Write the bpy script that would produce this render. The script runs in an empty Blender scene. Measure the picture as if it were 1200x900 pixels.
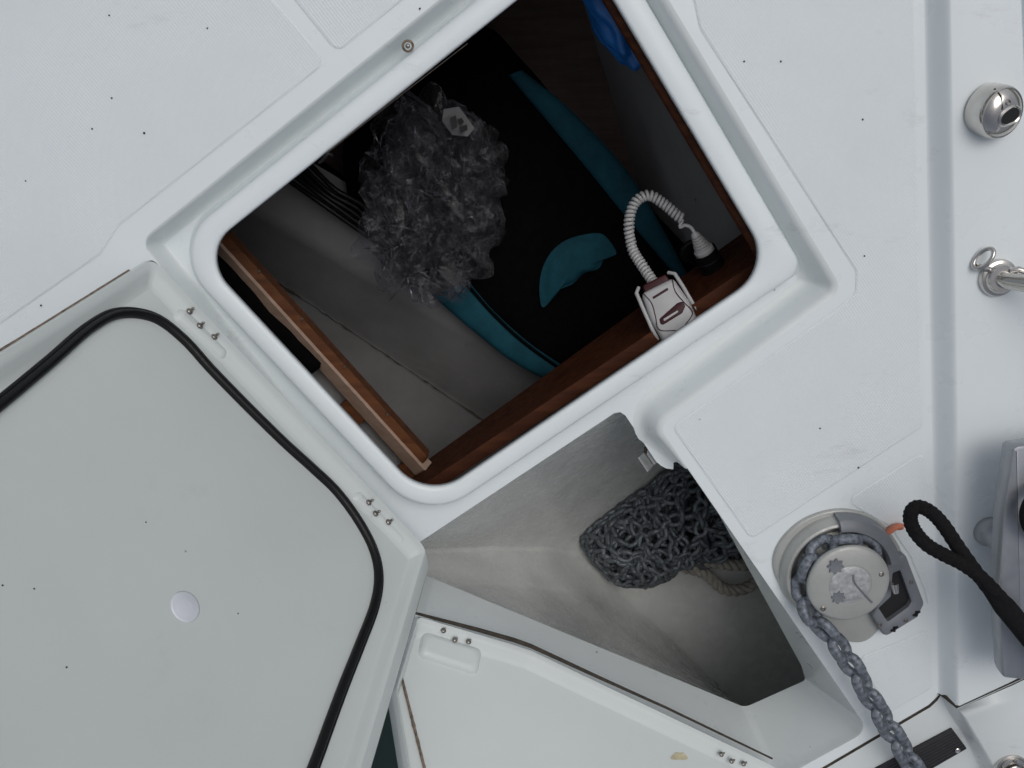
import bpy, bmesh, math, random
from mathutils import Vector, Matrix, noise
from mathutils.geometry import tessellate_polygon
random.seed(7)
V = Vector
S = bpy.context.scene
COL = S.collection
R_ = math.radians

# ------------------------------------------------------------------ camera
FPX = 1080.0                      # focal length in photo pixels (photo 1200 x 900)
NAD = V((-40.0, 320.0, -FPX)).normalized()   # plumb line as the camera sees it
UP = -NAD
CX = (V((1, 0, 0)) - UP * UP.x).normalized()
CY = UP.cross(CX)
ROT = Matrix((CX, CY, UP))        # world <- camera
H = 1.215 * (-NAD.z)
CAM = V((0, 0, H))
cam = bpy.data.cameras.new('camera')
cam.sensor_width = 36.0
cam.lens = FPX / 1200 * 36.0
cam.clip_start = 0.01
cam.clip_end = 800
camo = bpy.data.objects.new('camera', cam)
COL.objects.link(camo)
camo.matrix_world = Matrix.Translation(CAM) @ ROT.to_4x4()
S.camera = camo

# ------------------------------------------------------------------ light
SUN_EL, SUN_AZ = 64.0, 66.0       # azimuth measured from +x towards +y
w = bpy.data.worlds.new('World')
S.world = w
w.use_nodes = True
nt = w.node_tree
bg = nt.nodes['Background']
sky = nt.nodes.new('ShaderNodeTexSky')
sky.sky_type = 'NISHITA'
sky.sun_disc = False
sky.sun_elevation = R_(SUN_EL)
sky.sun_rotation = R_(90 - SUN_AZ)
sky.air_density = 1.0
sky.dust_density = 4.0
sky.ozone_density = 1.0
hs = nt.nodes.new('ShaderNodeHueSaturation')
hs.inputs['Saturation'].default_value = 0.44
nt.links.new(sky.outputs[0], hs.inputs['Color'])
nt.links.new(hs.outputs[0], bg.inputs[0])
bg.inputs[1].default_value = 0.10
sun = bpy.data.lights.new('sun', 'SUN')
sun.energy = 0.7
sun.angle = R_(40)
sun.color = (1.0, 0.98, 0.96)
suno = bpy.data.objects.new('sun', sun)
COL.objects.link(suno)
sd = V((math.cos(R_(SUN_EL)) * math.cos(R_(SUN_AZ)), math.cos(R_(SUN_EL)) * math.sin(R_(SUN_AZ)), math.sin(R_(SUN_EL))))
suno.rotation_euler = sd.to_track_quat('Z', 'Y').to_euler()
suno.location = (1, 1, 4)
S.view_settings.view_transform = 'Standard'
S.view_settings.look = 'None'
S.view_settings.gamma = 1.0
S.view_settings.exposure = -0.26
S.view_settings.use_curve_mapping = False

# ------------------------------------------------------------------ helpers
def ray(px, py):
    return ROT @ V((px - 600, 450 - py, -FPX))

def onp(px, py, p0, n):
    r = ray(px, py)
    return CAM + r * ((p0 - CAM).dot(n) / r.dot(n))

def W(px, py, z=0.0):
    return onp(px, py, V((0, 0, z)), V((0, 0, 1)))

def W2(px, py, z=0.0):
    p = W(px, py, z)
    return V((p.x, p.y))

def tag(o, label=None, cat=None, group=None, kind=None):
    if label: o['label'] = label
    if cat: o['category'] = cat
    if group: o['group'] = group
    if kind: o['kind'] = kind
    return o

def attach(o, parent):
    if parent is not None:
        o.parent = parent
        o.matrix_parent_inverse = Matrix.Translation(-parent.location) if parent.type == 'EMPTY' else Matrix.Identity(4)

def empty(name, loc, label, cat, group=None):
    o = bpy.data.objects.new(name, None)
    o.empty_display_size = 0.03
    o.location = loc
    COL.objects.link(o)
    return tag(o, label, cat, group)

def mesh(name, verts, faces, mat, parent=None, smooth=True):
    me = bpy.data.meshes.new(name)
    me.from_pydata([tuple(v) for v in verts], [], faces)
    me.validate()
    if smooth:
        me.polygons.foreach_set('use_smooth', [True] * len(me.polygons))
    me.materials.append(mat)
    o = bpy.data.objects.new(name, me)
    COL.objects.link(o)
    attach(o, parent)
    return o

class MB:
    """collects shapes into one mesh"""
    def __init__(s): s.v, s.f = [], []
    def add(s, v, f):
        b = len(s.v)
        s.v += [V(p) for p in v]
        s.f += [tuple(i + b for i in q) for q in f]
        return s
    def loft(s, loops, closed=True):
        n = len(loops[0])
        v = [p for l in loops for p in l]
        f = []
        for a in range(len(loops) - 1):
            for i in range(n if closed else n - 1):
                j = (i + 1) % n
                f.append((a * n + i, a * n + j, (a + 1) * n + j, (a + 1) * n + i))
        return s.add(v, f)
    def cap(s, loop, flip=False):
        t = tessellate_polygon([[V((p[0], p[1], 0)) for p in loop]]) if False else None
        f = [tuple(range(len(loop)))]
        return s.add(loop, [f[0][::-1]] if flip else f)
    def sheet(s, loops3):
        """tessellated flat sheet with holes (loops of 3D points in a z-plane)"""
        pts = [p for l in loops3 for p in l]
        tris = tessellate_polygon([[V((p[0], p[1], 0)) for p in l] for l in loops3])
        return s.add(pts, [tuple(t) for t in tris])
    def tube(s, path, r, seg=10, closed=False, caps=True, flat=1.0):
        n = len(path)
        path = [V(p) for p in path]
        T = []
        for i in range(n):
            a = path[(i - 1) % n] if (closed or i > 0) else path[i]
            b = path[(i + 1) % n] if (closed or i < n - 1) else path[i]
            T.append((b - a).normalized())
        u = T[0].orthogonal().normalized()
        if abs(T[0].z) < 0.9:
            u = (V((0, 0, 1)) - T[0] * T[0].z).normalized()
        loops = []
        for i in range(n):
            if i:
                q = T[i - 1].rotation_difference(T[i])
                u = q @ u
                u = (u - T[i] * u.dot(T[i])).normalized()
            vv = T[i].cross(u)
            rr = r[i] if isinstance(r, (list, tuple)) else r
            loops.append([path[i] + u * (math.cos(2 * math.pi * k / seg) * rr * flat) + vv * (math.sin(2 * math.pi * k / seg) * rr) for k in range(seg)])
        if closed: loops.append(loops[0])
        s.loft(loops)
        if caps and not closed:
            s.cap(loops[0], True); s.cap(loops[-1])
        return s
    def lathe(s, prof, M=Matrix.Identity(4), seg=40, a0=0, a1=360, cap=True):
        full = abs(a1 - a0) >= 360
        loops = []
        for (r, z) in prof:
            loops.append([M @ V((r * math.cos(R_(a0 + (a1 - a0) * k / seg)), r * math.sin(R_(a0 + (a1 - a0) * k / seg)), z)) for k in range(seg if full else seg + 1)])
        s.loft(loops, full)
        if cap and full and prof[-1][0] > 1e-5: s.cap(loops[-1])
        return s
    def build(s, name, mat, parent=None, smooth=True, weld=False):
        o = mesh(name, s.v, s.f, mat, parent, smooth)
        if weld:
            bm = bmesh.new(); bm.from_mesh(o.data)
            bmesh.ops.remove_doubles(bm, verts=bm.verts, dist=1e-6)
            bm.to_mesh(o.data); bm.free()
        return o

def sharp(o, ang=35):
    """split smooth shading at hard edges"""
    bm = bmesh.new(); bm.from_mesh(o.data)
    bmesh.ops.remove_doubles(bm, verts=bm.verts, dist=1e-6)
    bmesh.ops.recalc_face_normals(bm, faces=bm.faces)
    for e in bm.edges:
        if len(e.link_faces) == 2 and e.calc_face_angle(0) > R_(ang):
            e.smooth = False
    bm.to_mesh(o.data); bm.free()
    return o

def area2(p):
    return sum(p[i].x * p[(i + 1) % len(p)].y - p[(i + 1) % len(p)].x * p[i].y for i in range(len(p))) / 2

def offset(p, d):
    """move every edge i (p[i] -> p[i+1]) to the inside by d (number or list)"""
    n = len(p)
    sg = 1 if area2(p) > 0 else -1
    dd = d if isinstance(d, (list, tuple)) else [d] * n
    out = []
    for i in range(n):
        a, b, c = p[i - 1], p[i], p[(i + 1) % n]
        e0 = (b - a).normalized(); e1 = (c - b).normalized()
        n0 = V((-e0.y, e0.x)) * sg; n1 = V((-e1.y, e1.x)) * sg
        d0, d1 = dd[i - 1], dd[i]
        cr = e0.x * e1.y - e0.y * e1.x
        if abs(cr) < 1e-4:
            out.append(b + n0 * d0); continue
        q0 = b + n0 * d0; q1 = b + n1 * d1
        t = ((q1 - q0).x * e1.y - (q1 - q0).y * e1.x) / cr
        out.append(q0 + e0 * t)
    return out

def rounded(p, r, seg=8, closed=True):
    """fillet each corner; every corner yields seg+1 points"""
    n = len(p)
    out = []
    for i in range(n):
        b = p[i]
        if not closed and i in (0, n - 1):
            out.append(b.copy()); continue
        a, c = p[i - 1], p[(i + 1) % n]
        rr = r[i] if isinstance(r, (list, tuple)) else r
        u = (a - b); v = (c - b)
        lu, lv = u.length, v.length
        u.normalize(); v.normalize()
        ang = math.acos(max(-1, min(1, u.dot(v))))
        if ang > math.pi - 0.02:
            out += [b + u * (0.001 * (1 - 2 * k / seg)) for k in range(seg + 1)]
            continue
        t = min(rr / math.tan(ang / 2), lu * 0.49, lv * 0.49)
        rr = t * math.tan(ang / 2)
        cen = b + (u + v).normalized() * (rr / math.sin(ang / 2))
        s0 = b + u * t - cen; s1 = b + v * t - cen
        a0 = math.atan2(s0.y, s0.x); da = math.atan2(s1.y, s1.x) - a0
        while da > math.pi: da -= 2 * math.pi
        while da < -math.pi: da += 2 * math.pi
        for k in range(seg + 1):
            t_ = a0 + da * k / seg
            out.append(cen + V((math.cos(t_), math.sin(t_))) * rr)
    return out

def z3(loop, z): return [V((p.x, p.y, z)) for p in loop]

def catmull(pts, n=8, closed=False):
    P = [V(p) for p in pts]
    m = len(P); out = []
    for i in range(m if closed else m - 1):
        p0 = P[(i - 1) % m] if (closed or i) else P[i] * 2 - P[i + 1]
        p1, p2 = P[i], P[(i + 1) % m]
        p3 = P[(i + 2) % m] if (closed or i + 2 < m) else p2 * 2 - p1
        for k in range(n):
            t = k / n
            out.append(0.5 * ((2 * p1) + (p2 - p0) * t + (2 * p0 - 5 * p1 + 4 * p2 - p3) * t * t + (3 * p1 - p0 - 3 * p2 + p3) * t ** 3))
    if not closed: out.append(P[-1])
    return out

def prism(name, loop2, z0, z1, bev, mat, parent=None, M=None, seg=3):
    """bevelled slab from a 2D outline"""
    mb = MB()
    loops = [z3(loop2, z0)]
    for k in range(seg + 1):
        a = math.pi / 2 * k / seg
        loops.append(z3(offset(loop2, max(bev * (1 - math.cos(a)), 1e-6)), z1 - bev + bev * math.sin(a)))
    if M is not None:
        loops = [[M @ p for p in l] for l in loops]
    mb.loft(loops); mb.cap(loops[-1]); mb.cap(loops[0], True)
    return sharp(mb.build(name, mat, parent), 50)

# ------------------------------------------------------------------ materials
def mat(name, base, rough=0.4, metal=0.0, var=0.06, vscale=6.0, bump=0.0, bscale=200.0, spec=0.5, coat=0.0, specks=0.0, sscale=30, vdist=None, rare=0.75, scuff=0.0):
    m = bpy.data.materials.new(name)
    m.use_nodes = True
    t = m.node_tree; N = t.nodes; L = t.links
    p = N['Principled BSDF']
    p.inputs['Roughness'].default_value = rough
    p.inputs['Metallic'].default_value = metal
    p.inputs['Specular IOR Level'].default_value = spec
    p.inputs['Coat Weight'].default_value = coat
    tc = N.new('ShaderNodeTexCoord')
    n1 = N.new('ShaderNodeTexNoise'); n1.inputs['Scale'].default_value = vscale; n1.inputs['Detail'].default_value = 6
    n1.inputs['Roughness'].default_value = 0.6
    L.new(tc.outputs['Object'], n1.inputs['Vector'])
    mr = N.new('ShaderNodeMapRange'); mr.inputs[1].default_value = 0.3; mr.inputs[2].default_value = 0.7
    mr.inputs[3].default_value = 1 - var; mr.inputs[4].default_value = 1 + var * 0.5
    L.new(n1.outputs[0], mr.inputs[0])
    mx = N.new('ShaderNodeMix'); mx.data_type = 'RGBA'; mx.blend_type = 'MULTIPLY'; mx.inputs[0].default_value = 1
    mx.inputs[6].default_value = (*base, 1)
    L.new(mr.outputs[0], mx.inputs[7])
    out = mx.outputs[2]
    if specks:
        vo = N.new('ShaderNodeTexVoronoi'); vo.inputs['Scale'].default_value = sscale
        L.new(tc.outputs['Object'], vo.inputs['Vector'])
        n3 = N.new('ShaderNodeTexNoise'); n3.inputs['Scale'].default_value = sscale * 4; n3.inputs['Detail'].default_value = 3
        L.new(tc.outputs['Object'], n3.inputs['Vector'])
        sub = N.new('ShaderNodeMath'); sub.operation = 'MULTIPLY_ADD'; sub.inputs[1].default_value = 0.10; 
        L.new(n3.outputs[0], sub.inputs[0]); L.new(vo.outputs['Distance'], sub.inputs[2])
        # only some cells carry a speck
        sep = N.new('ShaderNodeSeparateColor'); L.new(vo.outputs['Color'], sep.inputs[0])
        gt = N.new('ShaderNodeMath'); gt.operation = 'MULTIPLY_ADD'; gt.inputs[1].default_value = rare; 
        L.new(sep.outputs[0], gt.inputs[0]); L.new(sub.outputs[0], gt.inputs[2])
        m2 = N.new('ShaderNodeMapRange'); m2.inputs[1].default_value = 0.095; m2.inputs[2].default_value = 0.14
        m2.inputs[3].default_value = specks; m2.inputs[4].default_value = 0
        L.new(gt.outputs[0], m2.inputs[0])
        mz = N.new('ShaderNodeMix'); mz.data_type = 'RGBA'; mz.inputs[7].default_value = (0.10, 0.08, 0.06, 1)
        L.new(m2.outputs[0], mz.inputs[0]); L.new(out, mz.inputs[6])
        out = mz.outputs[2]
    if scuff:
        mpz = N.new('ShaderNodeMapping'); mpz.inputs['Scale'].default_value = (5, 14, 9); mpz.inputs['Rotation'].default_value = (0, 0, 0.6)
        L.new(tc.outputs['Object'], mpz.inputs['Vector'])
        n5 = N.new('ShaderNodeTexNoise'); n5.inputs['Scale'].default_value = 1.0; n5.inputs['Detail'].default_value = 9; n5.inputs['Roughness'].default_value = 0.72
        L.new(mpz.outputs[0], n5.inputs['Vector'])
        m5 = N.new('ShaderNodeMapRange'); m5.inputs[1].default_value = 0.60; m5.inputs[2].default_value = 0.78; m5.inputs[3].default_value = 0; m5.inputs[4].default_value = scuff
        L.new(n5.outputs[0], m5.inputs[0])
        mw = N.new('ShaderNodeMix'); mw.data_type = 'RGBA'; mw.inputs[7].default_value = (0.36, 0.34, 0.31, 1)
        L.new(m5.outputs[0], mw.inputs[0]); L.new(out, mw.inputs[6])
        out = mw.outputs[2]
    L.new(out, p.inputs['Base Color'])
    # gloss varies a little
    mr2 = N.new('ShaderNodeMapRange'); mr2.inputs[1].default_value = 0.3; mr2.inputs[2].default_value = 0.7
    mr2.inputs[3].default_value = max(0.02, rough - 0.08); mr2.inputs[4].default_value = min(1, rough + 0.1)
    n4 = N.new('ShaderNodeTexNoise'); n4.inputs['Scale'].default_value = vscale * 5; n4.inputs['Detail'].default_value = 4
    L.new(tc.outputs['Object'], n4.inputs['Vector']); L.new(n4.outputs[0], mr2.inputs[0])
    L.new(mr2.outputs[0], p.inputs['Roughness'])
    if bump:
        n2 = N.new('ShaderNodeTexNoise'); n2.inputs['Scale'].default_value = bscale; n2.inputs['Detail'].default_value = 4
        L.new(tc.outputs['Object'], n2.inputs['Vector'])
        if vdist: 
            mp = N.new('ShaderNodeMapping'); mp.inputs['Scale'].default_value = vdist[0]; mp.inputs['Rotation'].default_value = vdist[1]
            L.new(tc.outputs['Object'], mp.inputs['Vector']); L.new(mp.outputs[0], n2.inputs['Vector'])
        b = N.new('ShaderNodeBump'); b.inputs['Strength'].default_value = bump; b.inputs['Distance'].default_value = 0.002
        L.new(n2.outputs[0], b.inputs['Height']); L.new(b.outputs[0], p.inputs['Normal'])
    return m

def nonskid(name, base, ang, pitch=0.0048, strength=0.40):
    m = mat(name, base, 0.5, var=0.05, vscale=5, specks=0.8, sscale=24, scuff=0.35)
    t = m.node_tree; N = t.nodes; L = t.links
    p = N['Principled BSDF']
    tc = N.new('ShaderNodeTexCoord')
    mp = N.new('ShaderNodeMapping'); mp.inputs['Rotation'].default_value = (0, 0, R_(ang))
    k = 2 * math.pi / pitch
    mp.inputs['Scale'].default_value = (k, k, k)
    L.new(tc.outputs['Object'], mp.inputs['Vector'])
    sp = N.new('ShaderNodeSeparateXYZ'); L.new(mp.outputs[0], sp.inputs[0])
    sx = N.new('ShaderNodeMath'); sx.operation = 'SINE'; L.new(sp.outputs[0], sx.inputs[0])
    sy = N.new('ShaderNodeMath'); sy.operation = 'SINE'; L.new(sp.outputs[1], sy.inputs[0])
    mu = N.new('ShaderNodeMath'); mu.operation = 'MULTIPLY'; L.new(sx.outputs[0], mu.inputs[0]); L.new(sy.outputs[0], mu.inputs[1])
    # wear: relief fades where feet have polished it
    wn = N.new('ShaderNodeTexNoise'); wn.inputs['Scale'].default_value = 5; wn.inputs['Detail'].default_value = 3
    L.new(tc.outputs['Object'], wn.inputs['Vector'])
    wr = N.new('ShaderNodeMapRange'); wr.inputs[1].default_value = 0.35; wr.inputs[2].default_value = 0.65; wr.inputs[3].default_value = 0.35; wr.inputs[4].default_value = 1.0
    L.new(wn.outputs[0], wr.inputs[0])
    m3 = N.new('ShaderNodeMath'); m3.operation = 'MULTIPLY'; L.new(mu.outputs[0], m3.inputs[0]); L.new(wr.outputs[0], m3.inputs[1])
    b = N.new('ShaderNodeBump'); b.inputs['Strength'].default_value = strength; b.inputs['Distance'].default_value = 0.0006
    L.new(m3.outputs[0], b.inputs['Height']); L.new(b.outputs[0], p.inputs['Normal'])
    return m

def wood(name, base, dark, ang=0.0, rough=0.4):
    m = mat(name, base, rough, var=0.1, vscale=20)
    t = m.node_tree; N = t.nodes; L = t.links
    p = N['Principled BSDF']
    tc = N.new('ShaderNodeTexCoord')
    mp = N.new('ShaderNodeMapping'); mp.inputs['Rotation'].default_value = (0, 0, R_(ang)); mp.inputs['Scale'].default_value = (6, 90, 90)
    L.new(tc.outputs['Object'], mp.inputs['Vector'])
    n = N.new('ShaderNodeTexNoise'); n.inputs['Scale'].default_value = 1.0; n.inputs['Detail'].default_value = 6; n.inputs['Distortion'].default_value = 0.6
    L.new(mp.outputs[0], n.inputs['Vector'])
    cr = N.new('ShaderNodeValToRGB')
    cr.color_ramp.elements[0].position = 0.35; cr.color_ramp.elements[0].color = (*dark, 1)
    cr.color_ramp.elements[1].position = 0.65; cr.color_ramp.elements[1].color = (*base, 1)
    L.new(n.outputs[0], cr.inputs[0]); L.new(cr.outputs[0], p.inputs['Base Color'])
    return m

M = {}
M['gel'] = mat('white_gelcoat', (0.80, 0.855, 0.87), 0.32, var=0.035, vscale=4, bump=0.02, bscale=30, specks=0.75, sscale=28, scuff=0.5)
M['skid'] = nonskid('nonskid_gelcoat', (0.765, 0.82, 0.84), 7)
M['liner'] = mat('lid_liner_gelcoat', (0.65, 0.695, 0.685), 0.38, var=0.035, vscale=4, bump=0.03, bscale=25, specks=0.8, sscale=32, scuff=0.15)
M['rim'] = mat('recess_gelcoat', (0.74, 0.785, 0.785), 0.34, var=0.05, vscale=7, bump=0.02, bscale=30, specks=0.8, sscale=28, scuff=0.6)
M['locker'] = mat('locker_laminate', (0.60, 0.615, 0.60), 0.26, var=0.11, vscale=9, bump=0.65, bscale=1.0, vdist=((8, 28, 20), (0, 0, R_(-30))))
M['shaded_white'] = mat('cabin_shaded_white', (0.20, 0.20, 0.20), 0.55, var=0.15, vscale=12, bump=0.1, bscale=60, specks=1.0, sscale=34, rare=0.22, scuff=0.3)  # white cabin surfaces, their shade put into a grey base colour
M['shaded_white2'] = mat('cabin_shaded_white_pale', (0.34, 0.34, 0.34), 0.55, var=0.12, vscale=12, bump=0.1, bscale=60, specks=1.0, sscale=34, rare=0.22, scuff=0.3)  # lighter copy of that shade grey, for the wall facing away from light
M['dirt'] = mat('grime', (0.055, 0.045, 0.035), 0.9, var=0.5, vscale=120)
M['brown_dirt'] = mat('brown_grime', (0.22, 0.17, 0.13), 0.9, var=0.6, vscale=160)
M['rubber'] = mat('black_rubber', (0.006, 0.006, 0.007), 0.4, var=0.2, vscale=60, bump=0.05, bscale=300, spec=0.28)
M['steel'] = mat('stainless_steel', (0.62, 0.60, 0.57), 0.16, 1.0, var=0.15, vscale=40)
M['alu'] = mat('brushed_aluminium', (0.38, 0.40, 0.43), 0.42, 0.75, var=0.08, vscale=14, bump=0.05, bscale=250)
M['screw'] = mat('screw_steel', (0.34, 0.32, 0.29), 0.35, 1.0, var=0.4, vscale=300)
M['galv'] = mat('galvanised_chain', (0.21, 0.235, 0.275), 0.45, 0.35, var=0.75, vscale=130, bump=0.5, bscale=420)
M['galv_dark'] = mat('darker_chain', (0.165, 0.185, 0.205), 0.42, 0.35, var=0.7, vscale=130, bump=0.5, bscale=420)  # same chain in a darker tone, used for the heap
M['cast'] = mat('grey_cast_metal', (0.44, 0.45, 0.43), 0.42, 0.25, var=0.10, vscale=25, bump=0.12, bscale=300)
M['cast2'] = mat('blue_grey_plastic', (0.20, 0.215, 0.235), 0.45, 0.1, var=0.12, vscale=25, bump=0.08, bscale=300)
M['zinc'] = mat('worn_cap', (0.50, 0.51, 0.52), 0.45, 0.35, var=0.4, vscale=110, bump=0.3, bscale=200)
M['black'] = mat('black_void_paint', (0.008, 0.008, 0.009), 0.6, var=0.2)
M['grip'] = mat('black_grip', (0.022, 0.022, 0.026), 0.5, var=0.2, vscale=80, bump=0.1, bscale=400)
M['rope'] = mat('black_rope', (0.009, 0.009, 0.010), 0.85, var=0.4, vscale=150, bump=0.8, bscale=500, spec=0.2)
M['wrope'] = mat('off_white_rope', (0.36, 0.34, 0.30), 0.85, var=0.3, vscale=60, bump=0.4, bscale=400, spec=0.2)
M['orange'] = mat('orange_plastic', (0.62, 0.20, 0.11), 0.5, var=0.15, vscale=40)
M['wood'] = wood('varnished_wood', (0.155, 0.056, 0.019), (0.085, 0.029, 0.010), 35)
M['wood_d'] = wood('dark_varnished_wood', (0.085, 0.026, 0.009), (0.045, 0.012, 0.004), -34, 0.6)
M['wood_d'].node_tree.nodes['Principled BSDF'].inputs['Specular IOR Level'].default_value = 0.2
M['wood_c'] = wood('raw_plywood_edge', (0.42, 0.30, 0.23), (0.34, 0.235, 0.175), 35, 0.6)
M['bunk'] = wood('bunk_panel', (0.15, 0.095, 0.078), (0.11, 0.065, 0.052), 20, 0.6)
M['cloth'] = mat('black_cloth', (0.0035, 0.0035, 0.004), 0.95, var=0.3, vscale=60, bump=0.3, bscale=120, spec=0.04)
M['teal'] = mat('teal_cloth', (0.008, 0.062, 0.088), 0.8, var=0.25, vscale=25, bump=0.4, bscale=70, spec=0.2)
M['blue'] = mat('blue_plastic', (0.01, 0.13, 0.42), 0.35, var=0.3, vscale=20, bump=0.4, bscale=30)
M['white'] = mat('white_plastic', (0.46, 0.46, 0.46), 0.4, var=0.06, vscale=30)
M['red'] = mat('dark_red_plastic', (0.040, 0.004, 0.008), 0.45, var=0.1, spec=0.25)
M['disc'] = mat('white_cap', (0.74, 0.77, 0.83), 0.35, var=0.06, vscale=60, bump=0.1, bscale=80)
M['stain'] = mat('yellow_stain', (0.55, 0.50, 0.33), 0.6, var=0.3, vscale=90)
M['hull'] = mat('hull_gelcoat', (0.75, 0.77, 0.78), 0.3, var=0.05, vscale=3)

def film():
    m = bpy.data.materials.new('clear_film'); m.use_nodes = True
    t = m.node_tree; N = t.nodes; L = t.links
    for n in list(N): N.remove(n)
    out = N.new('ShaderNodeOutputMaterial')
    tr = N.new('ShaderNodeBsdfTransparent'); tr.inputs[0].default_value = (0.93, 0.93, 0.95, 1)
    gl = N.new('ShaderNodeBsdfGlossy'); gl.inputs['Roughness'].default_value = 0.16
    df = N.new('ShaderNodeBsdfTranslucent'); df.inputs[0].default_value = (0.7, 0.7, 0.74, 1)
    d2 = N.new('ShaderNodeBsdfDiffuse'); d2.inputs[0].default_value = (0.7, 0.7, 0.74, 1)
    lw = N.new('ShaderNodeFresnel'); lw.inputs[0].default_value = 1.22
    tc = N.new('ShaderNodeTexCoord')
    def crease_sheen(scale, rot, width, dist):
        mp = N.new('ShaderNodeMapping'); mp.inputs['Scale'].default_value = scale; mp.inputs['Rotation'].default_value = rot
        L.new(tc.outputs['Object'], mp.inputs['Vector'])
        n = N.new('ShaderNodeTexNoise'); n.inputs['Scale'].default_value = 1.0; n.inputs['Detail'].default_value = 2; n.inputs['Distortion'].default_value = dist
        L.new(mp.outputs[0], n.inputs['Vector'])
        a = N.new('ShaderNodeMath'); a.operation = 'SUBTRACT'; a.inputs[1].default_value = 0.5; L.new(n.outputs[0], a.inputs[0])
        b = N.new('ShaderNodeMath'); b.operation = 'ABSOLUTE'; L.new(a.outputs[0], b.inputs[0])
        c = N.new('ShaderNodeMapRange'); c.inputs[1].default_value = 0; c.inputs[2].default_value = width; c.inputs[3].default_value = 1; c.inputs[4].default_value = 0
        L.new(b.outputs[0], c.inputs[0])
        return c.outputs[0]
    c1 = crease_sheen((20, 9, 12), (0, 0, 0.7), 0.012, 1.4)
    c2 = crease_sheen((9, 24, 15), (0, 0, 0.3), 0.011, 1.0)
    mx = N.new('ShaderNodeMath'); mx.operation = 'MAXIMUM'; L.new(c1, mx.inputs[0]); L.new(c2, mx.inputs[1])
    # creases come and go; their wispy highlights are painted as pale lines
    g = N.new('ShaderNodeTexNoise'); g.inputs['Scale'].default_value = 26; L.new(tc.outputs['Object'], g.inputs['Vector'])
    gr = N.new('ShaderNodeMapRange'); gr.inputs[1].default_value = 0.45; gr.inputs[2].default_value = 0.68; L.new(g.outputs[0], gr.inputs[0])
    ml = N.new('ShaderNodeMath'); ml.operation = 'MULTIPLY'; L.new(mx.outputs[0], ml.inputs[0]); L.new(gr.outputs[0], ml.inputs[1])
    op = N.new('ShaderNodeMath'); op.operation = 'MULTIPLY_ADD'; op.inputs[1].default_value = 0.20; op.inputs[2].default_value = 0.010; L.new(ml.outputs[0], op.inputs[0])
    b = N.new('ShaderNodeBump'); b.inputs['Strength'].default_value = 0.35; b.inputs['Distance'].default_value = 0.003
    L.new(mx.outputs[0], b.inputs['Height'])
    L.new(b.outputs[0], gl.inputs['Normal']); L.new(b.outputs[0], lw.inputs['Normal'])
    a0 = N.new('ShaderNodeMixShader'); a0.inputs[0].default_value = 0.6
    L.new(df.outputs[0], a0.inputs[1]); L.new(d2.outputs[0], a0.inputs[2])
    a = N.new('ShaderNodeMixShader'); L.new(op.outputs[0], a.inputs[0])
    L.new(tr.outputs[0], a.inputs[1]); L.new(a0.outputs[0], a.inputs[2])
    c = N.new('ShaderNodeMixShader'); L.new(lw.outputs[0], c.inputs[0]); L.new(a.outputs[0], c.inputs[1]); L.new(gl.outputs[0], c.inputs[2])
    L.new(c.outputs[0], out.inputs[0])
    return m
M['film'] = film()

def water():
    m = mat('harbour_water', (0.012, 0.028, 0.024), 0.08, var=0.2, vscale=2, bump=0.6, bscale=5)
    return m
M['water'] = water()

# ------------------------------------------------------------------ setting: water, deck, hull
mb = MB(); mb.add([(-300, -300, -1.15), (300, -300, -1.15), (300, 300, -1.15), (-300, 300, -1.15)], [(0, 1, 2, 3)])
tag(mb.build('water', M['water']), 'dark green harbour water below the boat', kind='structure')

ZC = -0.040        # drain channel floor
ZL = -0.125        # lower edge of the locker coaming
# outline of the moulded recess (photo positions on the deck plane)
rp = [(163, 283), (696, -147), (988, 340), (772, 500), (1018, 856), (912, 914), (497, 722), (462, 700), (448, 636)]
rr = [0.02, 0.05, 0.020, 0.016, 0.022, 0.012, 0.012, 0.03, 0.05]
R0 = [W2(*p) for p in rp]
SEG = 8
def recess_loop(d, dr):
    return rounded(offset(R0, [d * k for k in (0.5, 1, 1, 1, 1, 1, 1, 0.3, 0.3)]), [max(0.004, r + s * dr) for r, s in zip(rr, [-1, -1, -1, 1, -1, -1, -1, 1, 1])], SEG)
seam = [(860, 958), (958, 902), (1088, 825.5), (1096, 818), (1099, 812)]
foot = [(1099, 812), (1097, 700), (1092, 500), (1087, 250), (1083, 0), (1078, -330)]
hull_px = [(-420, 150), (0, 445), (250, 620), (400, 722), (470, 768), (600, 815), (860, 958)]
outer = [W(*p) for p in hull_px] + [W(*p) for p in seam[1:]] + [W(*p) for p in foot[1:]] + [W(-420, -330)]
deckmb = MB()
fill = 0.010
l0 = recess_loop(0.0, 0)
deckmb.sheet([outer, z3(l0, 0)])
deck = deckmb.build('deck', M['gel'], smooth=False)
tag(deck, 'white gelcoat foredeck with moulded hatch recess', kind='structure')

# recess walls
mb = MB()
def wallsec(loopfun, zs_ds):
    return [z3(loopfun(d, d), z) for d, z in zs_ds]
prof = [(0.0, 0.0)] + [(fill * math.sin(a), -fill * (1 - math.cos(a))) for a in (0.3, 0.6, 0.9, 1.15)]
prof += [(0.0135, -0.016), (0.0175, -0.027), (0.0205, -0.0335), (0.0245, -0.0375), (0.029, -0.0395), (0.034, ZC)]
loops = wallsec(recess_loop, prof)
n = SEG + 1
# hatch side of the recess: corners 8,0,1,2 and 3  (open strip)
i_tab = 3 * n + 4
idx_h = list(range(8 * n, 9 * n)) + list(range(0, 4 * n))
tabp = W2(800, 552)
strip = []
for l in loops:
    strip.append([l[i] for i in idx_h])
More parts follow.
